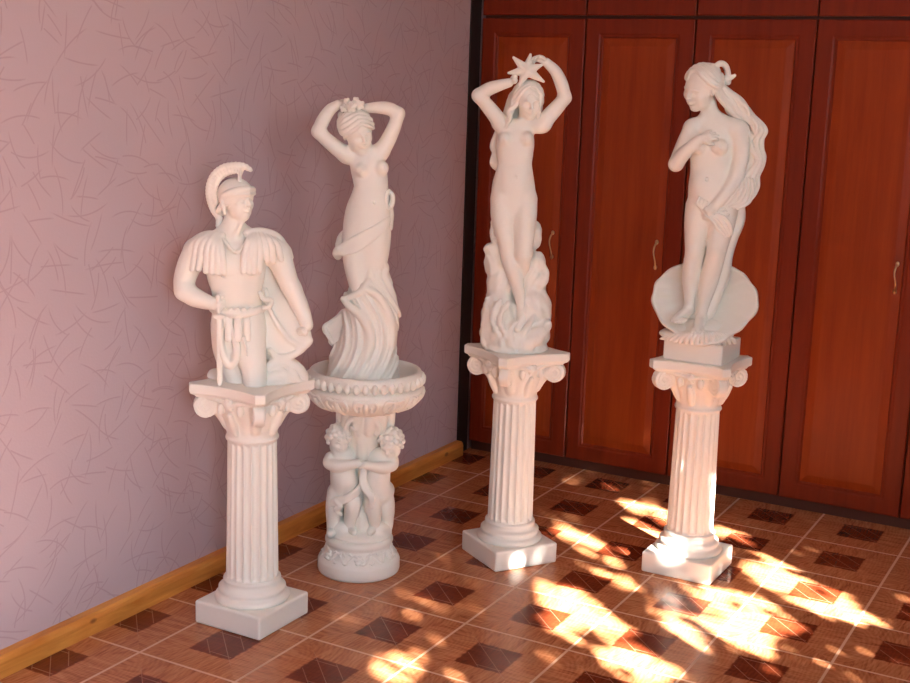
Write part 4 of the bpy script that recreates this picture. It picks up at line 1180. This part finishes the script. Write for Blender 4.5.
# shoulder capes of long pleated tongues
for name, flip, strips in (
    ('shoulder_straps', 1, [((203, 238, 2), (188, 248, -1), (184.5, 266, -2)), ((205, 236, 5), (189, 246, 3), (185, 267, 2)), ((206, 236, 8), (192, 245, 8), (187, 268, 6)), ((208, 236, 10), (197, 245, 13), (192.5, 269, 12)), ((210, 237, 12), (202, 247, 17), (198.5, 269, 17)),
                            ((213, 237, 13), (207.5, 249, 20), (206, 271, 20)), ((215, 238, 14), (212.5, 252, 22), (212, 272, 22.5)), ((217.5, 239, 14), (217.5, 254, 23), (218, 272.5, 23.5)), ((220, 240, 14), (222.5, 256, 23), (223.5, 272.5, 24))]),
    ('shoulder_straps', -1, [((250, 237, 14), (245, 253, 23), (243, 271, 24)), ((252.5, 236, 14), (250, 251, 23), (248.5, 271.5, 24)), ((255, 236, 14), (255, 250, 22), (254, 272, 23)), ((258, 236, 13), (260, 249, 20), (259.5, 270, 21)),
                             ((262, 236, 12), (266, 248, 18), (267, 260, 18)), ((266, 237, 11), (272, 247, 16), (273, 261, 16)), ((269, 238, 9), (278, 247, 12), (281, 259, 12)), ((271, 239, 7), (283, 248, 6), (287, 257, 6)), ((273, 241, 3), (287, 249, 0), (290.5, 257, 0)), ((272, 242, -2), (286, 250, -7), (290, 258, -7))])):
    S = Sculpt(.0022)
    for (a, b_, c) in strips:
        F.ch(S, [(*a, 3.0), ((a[0] + b_[0]) / 2, (a[1] + b_[1]) / 2 - 1.5, (a[2] + b_[2]) / 2 + 2.0, 3.4), (*b_, 3.5), ((b_[0] + c[0]) / 2, (b_[1] + c[1]) / 2, (b_[2] + c[2]) / 2 + .5, 3.5), (*c, 3.3)], .25)
    if flip > 0: F.ch(S, [(222, 236, 10, 4), (208, 235, 6, 4.5), (196, 241, 0, 5), (188, 252, -4, 5)], 3)
    else: F.ch(S, [(247, 233, 10, 4), (262, 232, 6, 4.5), (277, 238, 0, 5), (287, 252, -3, 4.5)], 3)
    S.build(name, PL, st)
# belt with ornament, skirt flaps
S = Sculpt(.0022)
F.ch(S, [(213, 309, 2, 4), (222, 312, 15, 4), (237, 314, 20, 4.2), (252, 312, 16, 4), (263, 308, 3, 4)], 1, flat=.8)
for k in range(7):
    u = 218 + 6.3 * k; d = 21 - .035 * (u - 237) ** 2
    F.ch(S, [(u - 2, 311, d, 1.5), (u + 1, 308.5, d + 1, 1.5), (u + 2.5, 312, d + 1, 1.5), (u, 315, d + 1, 1.4), (u - 1.6, 313, d + 1, 1.2)], .6)
for k in range(5):
    u = 221 + 8.5 * k; d = 19 - .035 * (u - 237) ** 2
    F.ch(S, [(u, 316, d, 3.6), (u + .5 * (k - 2), 328, d + 4, 4.0), (u + (k - 2), 339, d + 6, 3.6)], .5, flat=.55)
S.build('belt', PL, st)
S = Sculpt(.0022)      # loop of cloth hanging beside the thigh
F.ch(S, [(221, 318, 18, 3), (220.5, 332, 19, 3), (221, 346, 20, 3.2), (224.5, 358, 21, 3.6), (231, 364, 21, 4), (236, 358, 22, 4), (236.5, 345, 22, 4), (232, 332, 20, 4), (226, 319, 17, 4)], 3.5)
F.ch(S, [(230, 364, 19, 5), (229, 352, 13, 6), (227, 338, 10, 7), (225, 322, 8, 8)], 5)
F.ch(S, [(243, 338, 24, 1.8), (246, 348, 26, 1.8), (247, 355, 27, 1.4)], 1.5)
S.build('tunic', PL, st)
# cloak
S = Sculpt(.0025)
F.ch(S, [(262, 262, -10, 9), (266, 285, -12, 12), (273, 308, -10, 15), (280, 328, -6, 17), (285, 343, -2, 14)], 5, flat=.55)
F.ch(S, [(277, 300, -8, 10), (291, 318, -5, 13), (299, 333, -2, 12), (305, 341, 1, 7)], 5, flat=.55)
F.ch(S, [(262, 320, -8, 14), (267, 340, -5, 14), (272, 352, -1, 10)], 5, flat=.6)
F.ch(S, [(310, 341, 2, 3), (300, 351, 4, 3.4), (288, 357, 6, 3.6), (277, 357, 8, 3.6), (270, 350, 9, 3)], 3)
F.ch(S, [(266, 290, 4, 2.4), (268, 305, 5, 2.4), (276, 322, 5, 2.6), (288, 338, 6, 2.6), (300, 346, 4, 2.2)], 6)
F.ch(S, [(260, 293, 12, 2.4), (264, 299, 14, 2.8), (271, 300, 12, 2.4), (270, 306, 12, 2.4), (264, 308, 13, 2.2)], 1.5)
F.ch(S, [(238, 246, -16, 14), (238, 275, -20, 16), (237, 305, -22, 17), (237, 340, -24, 18), (240, 370, -24, 20)], 5, flat=.5)
F.ch(S, [(266, 340, -16, 12), (270, 360, -18, 14), (276, 376, -18, 13)], 5)
for (pts) in ([(268, 368, 10, 5), (278, 362, 6, 7), (290, 364, 2, 7), (300, 371, 0, 6), (304, 379, 0, 5)], [(266, 380, 14, 5), (278, 375, 12, 6), (290, 377, 8, 6), (302, 384, 4, 4.5)], [(270, 372, 4, 8), (284, 374, 0, 10), (296, 380, -4, 8)],
              [(262, 388, 18, 4), (276, 384, 16, 5), (290, 386, 10, 5)], [(275, 368, 10, 2.4), (283, 371, 12, 2.6), (286, 380, 14, 2.4)], [(290, 370, 8, 2.4), (295, 374, 9, 2.6), (298, 382, 8, 2.4)]):
    F.ch(S, pts, 2.5)
S.build('cloak', PL, st, clip_z=.0)
# sword, point down
S = Sculpt(.0020)
F.ch(S, [(218.2, 296.5, 22, 2.6), (218.4, 299, 22, 2.2), (218.6, 312, 22, 2.0)], .6)
F.ch(S, [(214.5, 317, 23, 1.8), (219, 316.5, 23, 2.2), (223.5, 317, 23, 1.8)], .6)
a = F.p(219, 319, 22); b_ = F.p(219.8, 391, 20)
L = np.linalg.norm(b_ - a)
S.chain([(*a, 3.3 / F.s), (*(a + (b_ - a) * .85), 3.0 / F.s), (*b_, 1.2 / F.s)], .001, flat=.5, smooth=False)
S.build('sword', PL, st, clip_z=.0)

# ------------------------------------------------------------------ daylight
SUN_AZ = (0.83, -0.557)             # towards the sun, on the ground
EL = math.radians(31)
sd = bpy.data.lights.new('sun', 'SUN'); so = bpy.data.objects.new('sun', sd); col.objects.link(so)
nrm = math.hypot(*SUN_AZ)
SD = Vector((SUN_AZ[0] / nrm * math.cos(EL), SUN_AZ[1] / nrm * math.cos(EL), math.sin(EL)))
so.rotation_euler = SD.to_track_quat('Z', 'Y').to_euler(); so.location = (6, -3, 5)
sd.energy = 92; sd.color = (1.0, .93, .86); sd.angle = math.radians(.6)
wd = bpy.data.worlds.new('world'); scene.world = wd; wd.use_nodes = True
nt = wd.node_tree; bg = nt.nodes['Background']
tc = nt.nodes.new('ShaderNodeTexCoord'); sp = nt.nodes.new('ShaderNodeSeparateXYZ'); nt.links.new(tc.outputs['Generated'], sp.inputs[0])
rp = nt.nodes.new('ShaderNodeValToRGB'); nt.links.new(sp.outputs[2], rp.inputs[0])
e = rp.color_ramp.elements
e[0].position = .0; e[0].color = (.42, .42, .44, 1); e[1].position = .5; e[1].color = (.57, .74, .98, 1)
k = e.new(.06); k.color = (.76, .87, .98, 1)
nt.links.new(rp.outputs[0], bg.inputs[0]); bg.inputs[1].default_value = 29.0
def portal(loc, rot, sx, sy):
    d = bpy.data.lights.new('window_portal', 'AREA'); o = bpy.data.objects.new('window_portal', d); col.objects.link(o)
    d.shape = 'RECTANGLE'; d.size = sx; d.size_y = sy; d.cycles.is_portal = True
    o.location = loc; o.rotation_euler = rot
portal((XR + .19, (RW[0] + RW[1]) / 2, (RW[2] + RW[3]) / 2), (math.radians(90), 0, math.radians(90)), RW[1] - RW[0], RW[3] - RW[2])
portal((XR + .19, (RW2[0] + RW2[1]) / 2, (RW2[2] + RW2[3]) / 2), (math.radians(90), 0, math.radians(90)), RW2[1] - RW2[0], RW2[3] - RW2[2])

# unseen leaf screen added outside the right window, gaps shaped to place sun patches
def lit(x, y):
    """how open the foliage is for the sun ray that reaches floor point x, y"""
    a = math.atan2(.557, -.83)
    def st(cx, cy, hl, hw, dang=0.0):
        dx, dy = x - cx, y - cy
        u = dx * math.cos(a + dang) + dy * math.sin(a + dang); w = -dx * math.sin(a + dang) + dy * math.cos(a + dang)
        return (u / hl) ** 2 + (w / hw) ** 2 < 1
    for s_ in LIT:
        if st(*s_): return True
    return False
def fl(u, v):
    d = ray(u, v); t = -CAM[2] / d[2]; p = CAM + t * d
    return p[0], p[1]
LIT = []
def strip(p, q, w):
    (x0, y0), (x1, y1) = p, q
    LIT.append(((x0 + x1) / 2, (y0 + y1) / 2, math.hypot(x1 - x0, y1 - y0) / 2 + .02, w, math.atan2(y1 - y0, x1 - x0) - math.atan2(.557, -.83)))
strip((1.66, 1.34), (1.22, 1.63), .062)
strip((1.60, 1.50), (1.30, 1.68), .026)
strip((1.72, 1.36), (1.50, 1.50), .030)
strip((1.52, 1.12), (1.20, 1.33), .10)
strip((1.50, .98), (1.25, 1.12), .060)
strip((1.38, .80), (1.12, 1.12), .030)
strip((1.28, .62), (1.10, .75), .085)
strip((1.02, .86), (.74, 1.06), .075)
strip((.98, .74), (.84, .90), .04)
strip((1.10, .86), (1.0, .95), .03)
strip((.86, 1.36), (.56, 1.60), .045)
strip((.98, 1.40), (.86, 1.48), .022)
strip((1.0, 1.625), (.70, 1.83), .026)
strip((.98, 1.84), (.66, 2.02), .045)
strip((1.16, 1.85), (1.0, 1.93), .02)
strip((1.26, 1.70), (1.2, 1.76), .02)
strip((.70, .26), (.60, .34), .045)
strip((1.0, 1.20), (.86, 1.28), .03)
XL = 4.0
def leaves():
    vs = []; fs = []
    rnd = random.Random(5)
    n = 0
    while n < 18000:
        y = rnd.uniform(-2.5, 0.75); z = rnd.uniform(.9, 3.05); x = XL + rnd.uniform(-.18, .18)
        t = z / SD.z; px, py = x - SD.x * t, y - SD.y * t
        m = .04
        if lit(px, py) or (rnd.random() < .9 and (lit(px + .6 * m, py - .4 * m) or lit(px - .6 * m, py + .4 * m) or lit(px + .3 * m, py + .5 * m) or lit(px - .3 * m, py - .5 * m))):
            if rnd.random() > .02: continue
        n += 1
        L = rnd.uniform(.07, .11); w = L * rnd.uniform(.45, .65)
        R = Matrix.Rotation(rnd.uniform(0, 6.28), 3, 'X') @ Matrix.Rotation(rnd.uniform(-.9, .9), 3, 'Z') @ Matrix.Rotation(rnd.uniform(-.9, .9), 3, 'Y')
        b0 = len(vs)
        for (a, c_, d) in ((0, -L / 2, 0), (0, -L * .1, w / 2), (0, L / 2, 0), (0, -L * .1, -w / 2), (.006, 0, 0)):
            p = R @ Vector((a, c_, d)); vs.append((x + p.x, y + p.y, z + p.z))
        fs += [(b0, b0 + 1, b0 + 4), (b0 + 1, b0 + 2, b0 + 4), (b0 + 2, b0 + 3, b0 + 4), (b0 + 3, b0, b0 + 4)]
    me = bpy.data.meshes.new('leaf_gobo'); me.from_pydata(vs, [], fs)
    return me
tag(link_mesh('leaf_gobo', leaves(), LEAF), 'unseen leafy screen added outside the right window to shape the sun patches', 'leaf_gobo', kind='stuff')

vs_ = scene.view_settings
scene.display_settings.display_device = 'sRGB'
vs_.view_transform = 'Standard'; vs_.look = 'None'; vs_.gamma = 1.0; vs_.use_curve_mapping = False
vs_.exposure = 0.16
